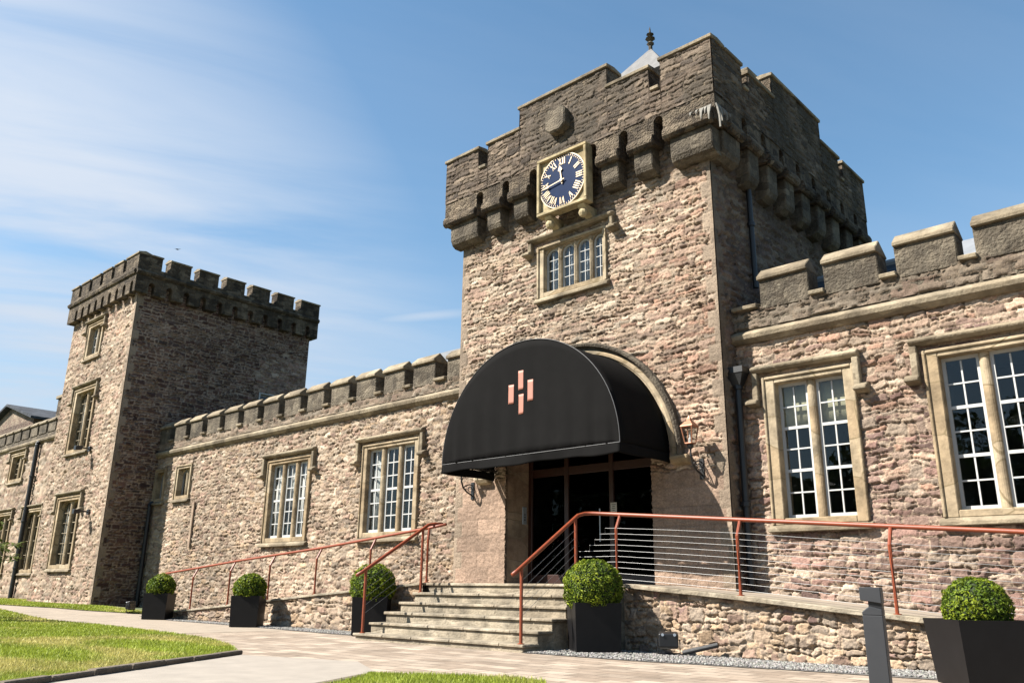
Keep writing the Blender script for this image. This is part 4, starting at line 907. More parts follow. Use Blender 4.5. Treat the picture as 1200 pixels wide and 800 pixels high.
# pebbles and grass (nobody could count them)
ICO_V = []; 
def pebbles(name, n, xr, ylo, yhi):
    t = (1 + 5 ** .5) / 2
    iv = np.array([(-1, t, 0), (1, t, 0), (-1, -t, 0), (1, -t, 0), (0, -1, t), (0, 1, t), (0, -1, -t), (0, 1, -t), (t, 0, -1), (t, 0, 1), (-t, 0, -1), (-t, 0, 1)]) / 1.9
    fi = np.array([(0, 11, 5), (0, 5, 1), (0, 1, 7), (0, 7, 10), (0, 10, 11), (1, 5, 9), (5, 11, 4), (11, 10, 2), (10, 7, 6), (7, 1, 8), (3, 9, 4), (3, 4, 2), (3, 2, 6), (3, 6, 8), (3, 8, 9), (4, 9, 5), (2, 4, 11), (6, 2, 10), (8, 6, 7), (9, 8, 1)])
    x = rng.uniform(*xr, n); lo = np.array([ylo(q) for q in x]); hi = np.array([yhi(q) for q in x]); y = lo + (hi - lo) * rng.uniform(0, 1, n)
    sz = rng.uniform(0.009, 0.02, (n, 1, 1)) * rng.uniform(0.7, 1.3, (n, 1, 3)); sz[:, :, 2] *= 0.7
    V = iv[None] * sz * rng.uniform(0.8, 1.2, (n, 12, 1)); a = rng.uniform(0, 6.28, n); c, s = np.cos(a)[:, None], np.sin(a)[:, None]
    V = np.stack([V[..., 0] * c - V[..., 1] * s, V[..., 0] * s + V[..., 1] * c, V[..., 2]], -1)
    V += np.stack([x, y, np.array([gz(q) for q in x]) + 0.014], -1)[:, None]
    g = rng.uniform(0.07, 0.26, (n, 1)) * np.array([[1, 0.96, 0.9]]) * rng.uniform(0.93, 1.05, (n, 3))
    o = fast_mesh(name, V.reshape(-1, 3), (fi[None] + 12 * np.arange(n)[:, None, None]).reshape(-1, 3), M_pebble, cols=np.repeat(g, 12, 0), smooth=False)
    return struct(o, 'stuff')
pebbles('gravel', 9000, (-1.66, 5.5), pl([(-1.7, -2.98), (0, -2.86), (3, -2.32), (8, -2.15)]), lambda x: -1.52)
pebbles('gravel', 7000, (-15.9, -5.6), pl([(-16, -1.85), (-12, -1.95), (-5.5, -2.3)]), lambda x: -1.52)
def grass(name, n, xr, ylo, yhi, hgt=0.045, wid=0.006, bias=None):
    x = rng.uniform(*xr, n)
    if bias: x = xr[0] + (xr[1] - xr[0]) * rng.uniform(0, 1, n) ** bias
    lo = np.array([ylo(q) for q in x]); hi = np.array([yhi(q) for q in x]); y = lo + (hi - lo) * rng.uniform(0, 1, n)
    keep = hi > lo; x, y = x[keep], y[keep]; n = len(x)
    z = np.array([gz(q) for q in x]) + 0.015
    dist = np.hypot(x - 6.3, y + 12); k = np.clip(dist / 9, 0.8, 3)
    h = hgt * rng.uniform(0.5, 1.25, n); w = wid * k * rng.uniform(0.7, 1.3, n); a = rng.uniform(0, 6.28, n); ln = rng.uniform(0.1, 0.8, n) * h; b = rng.uniform(0, 6.28, n)
    p0 = np.stack([x - w * np.cos(a), y - w * np.sin(a), z], -1); p1 = np.stack([x + w * np.cos(a), y + w * np.sin(a), z], -1); p2 = np.stack([x + ln * np.cos(b), y + ln * np.sin(b), z + h], -1)
    dry = np.clip((fbm(x * 0.55, y * 1.1, 600) - 0.53) * 5 + rng.uniform(-0.35, 0.35, n), 0, 1)[:, None]
    tone = rng.uniform(0.75, 1.25, (n, 1)) * (0.75 + 0.5 * fbm(x * 1.3, y * 1.9, 610))[:, None]
    c = (np.array([[0.24, 0.29, 0.032]]) * (1 - dry) + np.array([[0.42, 0.37, 0.12]]) * dry) * tone
    V = np.stack([p0, p1, p2], 1).reshape(-1, 3)
    return struct(fast_mesh(name, V, np.arange(3 * n).reshape(n, 3), M_grass, cols=np.repeat(c, 3, 0)), 'stuff')
grass('grass', 170000, (-24, -1.3), lambda x: max(-10.5, -12 + 0.16 * x + (0 if x > -9 else 0.35 * (-9 - x))), lambda x: lawn_hi(x) - 0.06, bias=0.6)
grass('grass', 26000, (-40, -16.6), lambda x: l2lo(x) + 0.03, lambda x: (0.4 if x < -25.9 else -1.33))
def bl_hi(x): return float(np.interp(x, [-0.42, -0.1, 0.54, 1.0, 1.9, 2.4], [-6.7, -6.22, -5.75, -5.7, -6.7, -9.0]))
grass('grass', 22000, (-0.4, 2.2), lambda x: max(-8.6, -6.6 - 1.9 * (x + 0.4)), bl_hi)

# ================================================================== STEPS, RAMPS AND RETAINING WALLS
ZT = [0.11, 0.274, 0.438, 0.602, 0.766, 0.93]; YF = [-3.0 + 0.318 * k for k in range(6)]
SX0, SX1 = -5.5, -1.68
ST = building('stone_steps', 'flight of six worn stone steps rising to the dark entrance under the awning', 'steps', (-3.6, -2.2, 0))
for k in range(6):
    back = YF[k + 1] + 0.05 if k < 5 else 0.65
    z0 = 0.0; zt = ZT[k]
    m = MB().box(SX0 + 0.035, SX1 - 0.035, YF[k] + 0.035, YF[k + 1] + 0.034 if k < 5 else -1.3, -0.03, zt - 0.046)
    o = m.build('step', M_step, ST, bevel=0.006)
    if k < 5:
        n = 4; xs = [SX0] + sorted(random.uniform(SX0 + 0.9 * i + 0.5, SX0 + 0.9 * i + 0.8) for i in range(n)) + [SX1]
        t = MB()
        for a, b in zip(xs[:-1], xs[1:]):
            d = random.uniform(-0.004, 0.004); t.box(a + 0.003, b - 0.003, YF[k] + random.uniform(-0.006, 0.006), YF[k + 1] + 0.034, zt - 0.045, zt + d)
        t.build('tread', M_step, o, bevel=0.01)
land = MB().box(SX0, -0.97, YF[5], 0.64, 0.885, 0.932)
land.build('landing', M_step, ST, bevel=0.01)
MB().box(SX1 - 0.04, -0.97, -1.5, 0.0, 0.0, 0.884).build('landing_base', M_step, ST)
def rz(x): return float(np.interp(x, [-16.2, -14.1, -12.3, -10.6, -8.83, -7.03, -5.5, -0.97, 0.85, 2.82, 4.5, 7.5], [0.08, 0.26, 0.40, 0.54, 0.68, 0.81, 0.925, 0.925, 0.785, 0.60, 0.45, 0.18]))
RWR = building('retaining_wall', 'rough stone retaining wall under the ramp right of the steps', 'wall', (3, -1.5, 0), 'ramp retaining walls')
relief('wall_face', RWR, 'front', -1.5, -1.02, 7.5, 0.0, 0.7, 0.013, 'field', (0.15, 0.125), 0.025, seed=11, mw=0.1, rgh=0.9, rag=1.8, pal2=('purple', lambda u, z: 0.3 + 0.5 * (fbm(u * 1.3, z * 2, 570) - 0.5)), ztop=lambda u: rz(u) - 0.05, fade=0.03)
def slab(x0, x1, y0, y1, dz0, dz1, nx=16):
    m = MB(); vs = []
    for i in range(nx + 1):
        x = x0 + (x1 - x0) * i / nx; z = rz(x); w = 0.012 * math.sin(x * 5.1) * (1 if y0 < -1.4 else 0)
        vs += [(x, y0 + w, z + dz0), (x, y1, z + dz0), (x, y1, z + dz1), (x, y0 + w, z + dz1)]
    fs = []
    for i in range(nx):
        b = 4 * i; fs += [(b, b + 4, b + 5, b + 1), (b + 1, b + 5, b + 6, b + 2), (b + 2, b + 6, b + 7, b + 3), (b + 3, b + 7, b + 4, b)]
    fs += [(0, 1, 2, 3), (4 * nx + 3, 4 * nx + 2, 4 * nx + 1, 4 * nx)]
    return m.add(vs, fs)
slab(-0.966, 7.5, -1.6, -1.2, -0.05, 0.012, 30).build('coping', M_step, RWR, bevel=0.008)
MB().add([(-1.02, -1.5, 0), (-1.02, -1.2, 0), (-1.02, -1.2, 0.88), (-1.02, -1.5, 0.88)], [(0, 3, 2, 1)]).build('wall_end', M_plain, RWR, fix=False)
struct(slab(-0.966, 7.5, -1.199, R - 0.005, -0.2, 0.0, 30).build('ramp', M_path))
RWL = building('retaining_wall', 'long low stone retaining wall under the ramp left of the steps', 'wall', (-10.5, -1.5, 0), 'ramp retaining walls')
relief('wall_face', RWL, 'front', -1.5, -16.1, -5.47, 0.0, 0.7, 0.026, 'buff', (0.22, 0.12), 0.034, seed=12, mw=0.08, rag=1.6, ztop=lambda u: rz(u) - 0.035, pal2=('field', lambda u, z: 0.55 + 0.5 * (fbm(u, z * 2, 560) - 0.5)))
slab(-16.1, -5.505, -1.56, -1.25, -0.035, 0.012, 30).build('coping', M_step, RWL, bevel=0.008)
struct(slab(-16.1, -5.505, -1.249, R - 0.005, -0.3, 0.0, 30).build('ramp', M_path))

# ================================================================== HANDRAILS
def post(parent, x, y, z0, z1, bend=0.1, rad=0.024):
    """flat-sided post that cranks towards the building under the rail"""
    if bend:
        m = MB().tube([(x, y, z0), (x, y, z1 - 0.2), (x, y + bend * 0.9, z1 - 0.03), (x, y + bend, z1)], rad, 8)
    else: m = MB().tube([(x, y, z0), (x, y, z1)], rad, 8)
    p = m.build('post', M_rail, parent, smooth=False)
    MB().lathe([(0.05, z0 - 0.002), (0.05, z0 + 0.008), (0.026, z0 + 0.012)], 10, (x, y)).build('base_flange', M_rail, p)
    return p
HR = building('handrail', 'rust-orange handrail with steel cables along the right-hand ramp and down the steps', 'handrail', (2, -1.45, 0.5), 'orange handrails')
yr = -1.42
RH = lambda x: float(np.interp(x, [-1.72, -1.5, 0.89, 2.85, 4.25, 7.5], [1.985, 1.985, 1.785, 1.62, 1.505, 1.2]))
sx = -1.78
rp = [(sx, -3.12, 1.03), (sx, -3.02, 1.085), (sx, -1.62, 1.955), (sx + 0.04, -1.5, 1.99), (sx + 0.14, -1.42, 1.995)] + [(x, yr + 0.02, RH(x)) for x in (-1.1, 0, 1, 2, 3, 4, 5, 6, 7.4)]
MB().tube(rp, 0.03, 10).build('rail', M_rail, HR, smooth=True)
post(HR, sx, -2.93, ZT[0], 1.12, 0); post(HR, sx, -1.68, ZT[4], 1.9, 0)
for x in (-1.13, 0.86, 2.83, 4.8, 6.77): post(HR, x, -1.52, rz(x) + 0.01, RH(x) - 0.02)
for k in range(10):
    h = 0.08 + 0.082 * k
    pts = [(x, -1.52, rz(x) + h) for x in np.linspace(-1.13, 6.77, 9)]
    MB().tube(pts, 0.0026, 5).build('cable', M_cable, HR)
    xe = sx + 0.005 if k < 6 else sx + 0.05 + 0.1 * (k - 5)
    pts = [(xe, -1.6 if k < 6 else -1.53, 0.93 + h - (0.01 if k < 6 else 0))] + [(-1.13, -1.52, rz(-1.13) + h)]
    if k >= 6: pts = [(xe, -1.53, 0.93 + h - 0.075)] + pts
    MB().tube(pts, 0.0026, 5).build('cable', M_cable, HR)
for k in range(5):
    o = 0.12 + 0.12 * k
    MB().tube([(sx, -2.93, 1.07 - o), (sx, -1.68, 1.86 - o)], 0.0026, 5).build('cable', M_cable, HR)
HS = building('handrail', 'short rust-orange handrail with sloping cables on the left edge of the steps', 'handrail', (-5.4, -2.2, 0.3), 'orange handrails')
lx = -5.33
MB().tube([(lx, -3.12, 1.03), (lx, -3.0, 1.09), (lx, -1.55, 1.96), (lx + 0.02, -1.42, 1.985), (lx + 0.12, -1.3, 1.985)], 0.03, 10).build('rail', M_rail, HS, smooth=True)
post(HS, lx, -2.93, ZT[0], 1.12, 0); post(HS, lx, -1.68, ZT[4], 1.88, 0)
for k in range(5):
    o = 0.2 + 0.13 * k
    MB().tube([(lx, -2.93, 1.13 - o), (lx, -1.68, 1.88 - o)], 0.0026, 5).build('cable', M_cable, HS)
HL = building('handrail', 'long rust-orange handrail climbing the left-hand ramp along the stone wing', 'handrail', (-10.5, -1.5, 0.5), 'orange handrails')
LH = lambda x: float(np.interp(x, [-15.9, -14.2, -12.3, -8.63, -5.3, -4.9], [1.12, 1.25, 1.4, 1.645, 1.93, 1.975]))
MB().tube([(-15.95, -1.42, 1.02)] + [(x, -1.42, LH(x)) for x in (-15.8, -14.1, -12.3, -10.6, -8.8, -7.0, -5.5, -5.0)], 0.028, 8).build('rail', M_rail, HL, smooth=True)
for x in (-15.8, -14.08, -12.3, -10.6, -8.83, -7.03, -5.36): post(HL, x, -1.52, (rz(x) if x < -5.4 else 0.93) + 0.01, LH(x) - 0.02, 0.1 if x < -5.4 else 0.02)

# ================================================================== AWNING
AW = building('awning', 'black half-round fabric awning with a copper-pink four-bar emblem over the entrance', 'awning', (-3.1, -0.7, 3.0))
ACX, ARX, ARZ, AZ0, AP = -3.1, 2.03, 2.04, 3.06, 1.45
def afold(x, t): return 0.012 * math.sin(x * 15) * (1 - t) + 0.008 * math.sin(x * 31 + 1) * (1 - t) ** 2 + 0.02 * math.sin(x * 1.7) * math.sin(3 * t)
vs, fs = [], []; NA, NB = 64, 14
for i in range(NA + 1):
    a = math.pi * (1 - i / NA); x = ACX + ARX * math.cos(a); zt = ARZ * math.sin(a)
    for j in range(NB + 1):
        t = j / NB; vs.append((x, -AP + afold(x, t) * min(1, zt / 0.6), AZ0 + zt * t))
for i in range(NA):
    for j in range(NB):
        b = i * (NB + 1) + j; fs.append((b, b + NB + 1, b + NB + 2, b + 1))
front = MB().add(vs, fs); 
vs, fs = [], []; NY = 8
for i in range(NA + 1):
    a = math.pi * (1 - i / NA)
    for j in range(NY + 1):
        t = j / NY; sag = 0.02 * math.sin(math.pi * t)
        y = -AP + AP * t - 0.02 * t
        vs.append((ACX + (ARX - sag) * math.cos(a), y, AZ0 + (ARZ - sag) * math.sin(a)))
for i in range(NA):
    for j in range(NY):
        b = i * (NY + 1) + j; fs.append((b, b + 1, b + NY + 2, b + NY + 1))
c = front.build('front_panel', M_fabric, AW, smooth=True, fix=False)
sol = c.modifiers.new('thickness', 'SOLIDIFY'); sol.thickness = 0.006
c = MB().add(vs, fs).build('barrel_canopy', M_fabric, AW, smooth=True, fix=False)
sol = c.modifiers.new('thickness', 'SOLIDIFY'); sol.thickness = 0.006
# valance: front and both sides
v = MB(); n = 72; rows = 5
def vstrip(pt):
    vs = [pt(i / n, j / rows) for i in range(n + 1) for j in range(rows + 1)]; k = rows + 1
    v.add(vs, [(i * k + j, i * k + j + 1, (i + 1) * k + j + 1, (i + 1) * k + j) for i in range(n) for j in range(rows)])
def vfront(t, q):
    x = ACX - ARX + 2 * ARX * t
    return (x, -AP - 0.004 + (0.012 * math.sin(x * 4.1) + 0.018 * math.sin(x * 2.3 + 1) + 0.006 * math.sin(x * 13)) * q, AZ0 - (0.16 + 0.014 * math.sin(x * 3.1) + 0.008 * math.sin(x * 7.3)) * q)
def vside(sg):
    def f(t, q):
        y = -AP + (AP - 0.02) * t
        return (ACX + sg * (ARX + 0.004) + 0.015 * math.sin(y * 5) * q, y, AZ0 - (0.16 + 0.012 * math.sin(y * 4.2)) * q)
    return f
vstrip(vfront); vstrip(vside(-1)); vstrip(vside(1))
c = v.build('valance', M_fabric, AW, fix=False, smooth=True); sol = c.modifiers.new('thickness', 'SOLIDIFY'); sol.thickness = 0.005
pp = MB().tube([(ACX + (ARX + 0.002) * math.cos(math.pi * i / 48), -AP - 0.004, AZ0 + (ARZ + 0.002) * math.sin(math.pi * i / 48)) for i in range(49)], 0.007, 6)
pp.tube([(ACX - ARX, -AP - 0.008, AZ0), (ACX + ARX, -AP - 0.008, AZ0)], 0.006, 6)
pp.build('seam_piping', M_piping, AW)
for x, za, zb in ((-3.395, 3.985, 4.335), (-3.175, 4.215, 4.565), (-2.95, 3.985, 4.365), (-3.165, 3.775, 4.135)):
    eb = MB(); vs = []; ne = 8
    for j in range(9):
        z = za + (zb - za) * j / 8
        for i in range(ne + 1):
            xx = x - 0.062 + 0.124 * i / ne; zt_ = ARZ * math.sqrt(max(1 - ((xx - ACX) / ARX) ** 2, 0.01)); yy = -AP + afold(xx, (z - AZ0) / zt_)
            vs.append((xx, yy - 0.005, z))
    k_ = ne + 1
    eb.add(vs, [(j * k_ + i, j * k_ + i + 1, (j + 1) * k_ + i + 1, (j + 1) * k_ + i) for j in range(8) for i in range(ne)])
    eo = eb.build('emblem_bar', M_logo, AW, fix=False, smooth=True); sol = eo.modifiers.new('thickness', 'SOLIDIFY'); sol.thickness = 0.003
sm_w = MB()
for yy_ in (-AP * 0.66, -AP * 0.33):
    sm_w.tube([(ACX + (ARX - 0.045) * math.cos(a_), yy_, AZ0 + (ARZ - 0.045) * math.sin(a_)) for a_ in np.linspace(0, math.pi, 40)], 0.014, 6)
sm_w.build('cloth_seam', M_fabric, AW)
fm_ = MB()
for x in (ACX - ARX + 0.05, ACX + ARX - 0.05): fm_.tube([(x, -AP + 0.05, AZ0 + 0.03), (x, -0.02, AZ0 + 0.03)], 0.02)
fm_.tube([(ACX - ARX + 0.05, -AP + 0.05, AZ0 + 0.03), (ACX + ARX - 0.05, -AP + 0.05, AZ0 + 0.03)], 0.02)
fm_.build('support_frame', M_black, AW)

# ================================================================== CLOCK
CK = building('wall_clock', 'square stone-cased clock with blue dial and gilt Roman numerals high on the tower', 'clock', (-3.0, -0.34, 8.66))
cx, cz, ch_ = -3.02, 8.66, 0.635; y0, y1 = -0.47, -0.3
case = MB().box(cx - ch_, cx + ch_, y0 + 0.06, -0.27, cz - ch_, cz + ch_)
case.build('case', M_clockstone, CK, bevel=0.01)
fmb = MB()
for a, b, c, d in ((cx - ch_, cx + ch_, cz + ch_ - 0.07, cz + ch_), (cx - ch_, cx + ch_, cz - ch_, cz - ch_ + 0.07), (cx - ch_, cx - ch_ + 0.07, cz - ch_ + 0.07, cz + ch_ - 0.07), (cx + ch_ - 0.07, cx + ch_, cz - ch_ + 0.07, cz + ch_ - 0.07)):
    fmb.box(a, b, y0 - 0.02, y0 + 0.06, c, d)
fmb.build('border', M_clockstone, CK, bevel=0.012)
def disc(r, ya, yb, n=56): return MB().prism([(r * math.cos(2 * math.pi * i / n), r * math.sin(2 * math.pi * i / n)) for i in range(n)], lambda p, q, d: (cx + p, d, cz + q), ya, yb)
dial = disc(0.565, y0 + 0.061, y0 + 0.03).build('dial', M_blue, CK)
rg = MB(); n = 56
def ringmesh(r0, r1, ya, yb):
    vs = []
    for i in range(n):
        t = 2 * math.pi * i / n
        vs += [(cx + r * math.cos(t), y, cz + r * math.sin(t)) for r, y in ((r0, ya), (r1, ya), (r1, yb), (r0, yb))]
    rg.add(vs, [(4 * i + a, 4 * i + (a + 1) % 4, 4 * ((i + 1) % n) + (a + 1) % 4, 4 * ((i + 1) % n) + a) for i in range(n) for a in range(4)])
ringmesh(0.566, 0.59, y0 + 0.062, y0 + 0.02)
for i in range(60):
    t = 2 * math.pi * i / 60; u = Vector((math.sin(t), 0, math.cos(t))); w = Vector((u.z, 0, -u.x)) * 0.007; o = Vector((cx, 0, cz))
    p = [o + u * 0.52 - w, o + u * 0.52 + w, o + u * 0.552 + w, o + u * 0.552 - w]
    rg.hexa([v + Vector((0, y0 + 0.029, 0)) for v in p], [v + Vector((0, y0 + 0.022, 0)) for v in p])
rg.build('minute_track', M_gold, dial)
ROM = ['XII', 'I', 'II', 'III', 'IIII', 'V', 'VI', 'VII', 'VIII', 'IX', 'X', 'XI']
WD = {'I': 0.045, 'V': 0.095, 'X': 0.095}
for i, r_ in enumerate(ROM):
    t = 2 * math.pi * i / 12; u = Vector((math.sin(t), 0, math.cos(t))); rgt = Vector((u.z, 0, -u.x)); o = Vector((cx, 0, cz)) + u * 0.43
    tw = sum(WD[ch] for ch in r_); x = -tw / 2; h = 0.075; m = MB()
    def bar(xa, za, xb, zb, th):
        a = o + rgt * xa + u * za; b = o + rgt * xb + u * zb; wv = rgt * th / 2
        q = [a - wv, a + wv, b + wv, b - wv]
        m.hexa([v + Vector((0, y0 + 0.0295, 0)) for v in q], [v + Vector((0, y0 + 0.02, 0)) for v in q])
    for ch in r_:
        w = WD[ch]; c = x + w / 2
        if ch == 'I': bar(c, -h, c, h, 0.026)
        elif ch == 'V': bar(c, -h, c - w * 0.33, h, 0.028); bar(c + 0.004, -h, c + w * 0.33, h, 0.014)
        else: bar(c - w * 0.33, h, c + w * 0.33, -h, 0.028); bar(c - w * 0.33, -h, c + w * 0.33, h, 0.014)
        x += w
    bar(-tw / 2, h - 0.004, tw / 2, h - 0.004, 0.0) if False else None
    m.build('numeral', M_gold, dial)
hd = MB()
def hand(ang, ln, wd, tip, y):
    t = math.radians(ang); u = Vector((math.sin(t), 0, math.cos(t))); w = Vector((u.z, 0, -u.x)); o = Vector((cx, y, cz))
    m = MB(); pts = [(-0.08, wd * .7), (0, wd), (ln * 0.62, wd * 0.7), (ln * 0.68, tip), (ln * 0.8, tip * 0.8), (ln, 0.004)]
    poly = [o + u * a + w * b for a, b in pts] + [o + u * a - w * b for a, b in pts[::-1]]
    k = len(poly); dy = Vector((0, -0.008, 0))
    m.add(poly + [p + dy for p in poly], [tuple(range(k)), tuple(range(k, 2 * k))] + [(i, (i + 1) % k, k + (i + 1) % k, k + i) for i in range(k)])
    m.build('clock_hand', M_gold, dial)
hand(-8, 0.34, 0.018, 0.055, y0 + 0.012); hand(262, 0.5, 0.014, 0.022, y0 - 0.002)
disc(0.035, y0 + 0.03, y0 - 0.016, 16).build('hub', M_gold, dial)
for x in (-3.42, -2.58):
    m = MB().prism([(0.0, 0.0), (-0.1, 0.02), (-0.2, 0.1), (-0.3, 0.14), (-0.4, 0.22), (-0.44, 0.28), (0, 0.28)], lambda p, q, d: (d, p, 7.742 + q), x - 0.09, x + 0.09)
    m.lathe([(0.02, 7.76), (0.07, 7.79), (0.1, 7.85), (0.08, 7.92), (0.03, 7.95)], 10, (x, -0.33))
    m.build('bracket', M_clockstone, CK, bevel=0.015)

# ================================================================== LANTERNS, PIPES, SMALL FITTINGS
def lantern(x, label):
    t = thing('wall_lantern', label, 'lantern', (x, 0, 2.7), group='lanterns beside the entrance')
    m = MB().tube([(0, -0.03, -0.05), (0, -0.1, -0.02), (0, -0.2, 0.02), (0, -0.3, 0.1), (0, -0.35, 0.22), (0, -0.35, 0.36)], 0.018, 8)
    m.tube([(0, -0.03, 0.16), (0, -0.12, 0.17), (0, -0.22, 0.14), (0, -0.29, 0.09)], 0.012, 7)
    m.tube([(0, -0.1 + 0.055 * math.cos(k), 0.075 + 0.05 * math.sin(k)) for k in np.linspace(0, 6.0, 14)], 0.009, 6)
    m.tube([(0, -0.23 + 0.04 * math.cos(k), 0.1 + 0.035 * math.sin(k)) for k in np.linspace(0.5, 6.0, 12)], 0.008, 6)
    m.box(-0.04, 0.04, -0.035, -0.005, -0.12, 0.22)
    m.lathe([(0.02, 0.33), (0.05, 0.36), (0.055, 0.4), (0.03, 0.42)], 8, (0, -0.35))
    m.build('bracket', M_black, t)
    l = MB(); b0, b1, z0, z1 = 0.06, 0.1, 0.42, 0.69
    for sx_ in (-1, 1):
        for sy_ in (-1, 1):
            l.tube([(sx_ * b0, -0.35 + sy_ * b0, z0), (sx_ * b1, -0.35 + sy_ * b1, z1)], 0.011, 6)
    for z, b in ((z0, b0), (z1, b1)):
        for s_ in (-1, 1):
            l.tube([(-b, -0.35 + s_ * b, z), (b, -0.35 + s_ * b, z)], 0.012, 6); l.tube([(s_ * b, -0.35 - b, z), (s_ * b, -0.35 + b, z)], 0.012, 6)
    l.box(-b0, b0, -0.35 - b0, -0.35 + b0, z0 - 0.012, z0)
    l.lathe([(0.16, 0.695), (0.15, 0.71), (0.075, 0.78), (0.05, 0.785), (0.045, 0.82), (0.025, 0.845), (0.01, 0.875)], 4, (0, -0.35), math.pi / 4)
    l.build('lantern_frame', M_copper, t)
    g = MB(); h = lambda b, z: [(-b, -0.35 - b, z), (b, -0.35 - b, z), (b, -0.35 + b, z), (-b, -0.35 + b, z)]
    g.hexa(h(b0 - 0.006, z0 + 0.005), h(b1 - 0.006, z1 - 0.005)); g.build('lantern_glass', M_glass, t)
    MB().lathe([(0.03, 0.43), (0.03, 0.5), (0.012, 0.52), (0.016, 0.57), (0.002, 0.62)], 10, (0, -0.35)).build('lamp_holder', M_white, t)
    return t
lantern(-0.47, 'copper lantern on a black scroll bracket at the right edge of the tower front')
lantern(-5.74, 'lantern on a black scroll bracket left of the entrance, tucked behind the awning')
def drainpipe(label, x, y, z0, z1, r=0.05, hopper=False, brackets=True, head=None):
    t = thing('drainpipe', label, 'drainpipe', (x, y, z0), group='black drainpipes')
    h = z1 - z0
    p = MB().tube([(0, 0, 0), (0, 0, h)], r, 12)
    k = 1.2
    while k < h: p.lathe([(r + 0.004, k), (r + 0.02, k + 0.01), (r + 0.02, k + 0.08), (r + 0.004, k + 0.09)], 12); k += 1.9
    p.build('pipe', M_pipe, t, smooth=False)
    if hopper:
        MB().hexa([(-0.07, -0.07, h), (0.07, -0.07, h), (0.07, 0.07, h), (-0.07, 0.07, h)], [(-0.15, -0.13, h + 0.2), (0.15, -0.13, h + 0.2), (0.15, 0.1, h + 0.2), (-0.15, 0.1, h + 0.2)]).box(-0.16, 0.16, -0.14, 0.11, h + 0.2, h + 0.3).build('hopper_head', M_pipe, t)
    else:
        MB().tube([(0, 0, h), (0, 0.0, h + 0.06), (-0.02, 0.08, h + 0.16)], r, 10).build('top_bend', M_pipe, t)
    return t
drainpipe('black drainpipe with a hopper head in the corner where right wing meets clock tower', 0.11, 0.28, 0.93, 4.1, 0.055, hopper=True)
drainpipe('upper black drainpipe down the shaded side of the clock tower near its front corner', 0.1, 1.24, 6.1, 9.2, 0.05)
drainpipe('short black drainpipe far back on the shaded side of the clock tower', 0.1, 5.85, 6.2, 9.1, 0.05)
drainpipe('tall black drainpipe on the far left range beside the square tower', -32.95, R - 0.14, 0.2, 6.6, 0.09)
drainpipe('black drainpipe in the shadowed corner of the far square tower and left wing', -21.18, R - 0.14, 0.2, 3.3, 0.06)
nt_ = thing('notice', 'small white notice stuck on the dark entrance door', 'notice', (-2.72, 0.655, 2.3))
MB().box(-0.07, 0.07, -0.006, 0.0, -0.1, 0.1).build('card', M_paper, nt_)
ik = MB()
for k, w in enumerate((0.09, 0.06, 0.08, 0.05)): ik.box(-w / 2, w / 2, -0.008, -0.0065, 0.06 - 0.035 * k, 0.07 - 0.035 * k)
ik.build('print', M_ink, nt_)
ep = thing('entry_panel', 'small grey steel entry panel on the left stone jamb of the doorway', 'intercom', (-4.83, 0.54, 2.25))
MB().box(0.0, 0.02, -0.06, 0.06, -0.17, 0.17).build('plate', M_steelplate, ep, bevel=0.006)
bt = MB()
for k in range(3): bt.tube([(0.02, 0, 0.02 - 0.05 * k), (0.026, 0, 0.02 - 0.05 * k)], 0.014, 10)
bt.build('button', M_black, ep)

def floodlight(label, loc, rz_):
    t = thing('floodlight', label, 'floodlight', loc, rz_, group='ground floodlights')
    MB().hexa([(-0.13, -0.07, 0.1), (0.13, -0.07, 0.1), (0.13, 0.07, 0.07), (-0.13, 0.07, 0.07)], [(-0.13, -0.07, 0.27), (0.13, -0.07, 0.27), (0.13, 0.05, 0.3), (-0.13, 0.05, 0.3)]).build('housing', M_black, t, bevel=0.012)
    MB().add([(-0.11, 0.053, 0.285), (0.11, 0.053, 0.285), (0.11, 0.071, 0.09), (-0.11, 0.071, 0.09), (-0.11, 0.057, 0.285), (0.11, 0.057, 0.285), (0.11, 0.075, 0.09), (-0.11, 0.075, 0.09)], [(0, 1, 2, 3), (7, 6, 5, 4), (0, 4, 5, 1), (2, 6, 7, 3), (0, 3, 7, 4), (1, 5, 6, 2)]).build('lens', M_glass, t)
    MB().tube([(-0.15, 0, 0.2), (-0.15, 0, 0.02), (0.15, 0, 0.02), (0.15, 0, 0.2)], 0.012, 6).build('bracket', M_black, t)
    MB().box(-0.1, 0.1, -0.05, 0.05, 0.0, 0.012).build('base_plate', M_black, t)
    c = MB()
    for x in (-0.08, 0.08): c.tube([(x, -0.072, 0.26), (x, -0.085, 0.26)], 0.02, 8)
    c.build('screw_cap', M_steelplate, t)
floodlight('black floodlight on the gravel beside the right-hand steps planter', (-0.12, -1.78, 0.015), math.radians(35))
floodlight('small black floodlight at the end of the path near the far tower', (-16.9, -1.75, gz(-16.9) + 0.02), math.radians(-60))
op = thing('pipe_offcut', 'short black pipe leaning on the foot of the right retaining wall', 'pipe', (0.3, -1.72, 0.03))
MB().tube([(-0.22, -0.03, 0.02), (0.24, 0.1, 0.14)], 0.033, 12).build('pipe', M_pipe, op)
def seclight(label, loc):
    t = thing('security_light', label, 'wall light', loc, group='lights on the far tower')
    MB().box(-0.08, 0.08, -0.05, 0.0, -0.08, 0.08).tube([(0, -0.04, 0), (0, -0.3, 0.02)], 0.025, 8).build('arm', M_black, t)
    MB().hexa([(-0.09, -0.5, -0.1), (0.09, -0.5, -0.1), (0.09, -0.28, -0.06), (-0.09, -0.28, -0.06)], [(-0.09, -0.5, 0.05), (0.09, -0.5, 0.05), (0.09, -0.28, 0.07), (-0.09, -0.28, 0.07)]).build('lamp_head', M_black, t, bevel=0.01)
seclight('black security light beside the upper hooded window of the far tower', (-23.25, FY0 - 0.03, 5.25))
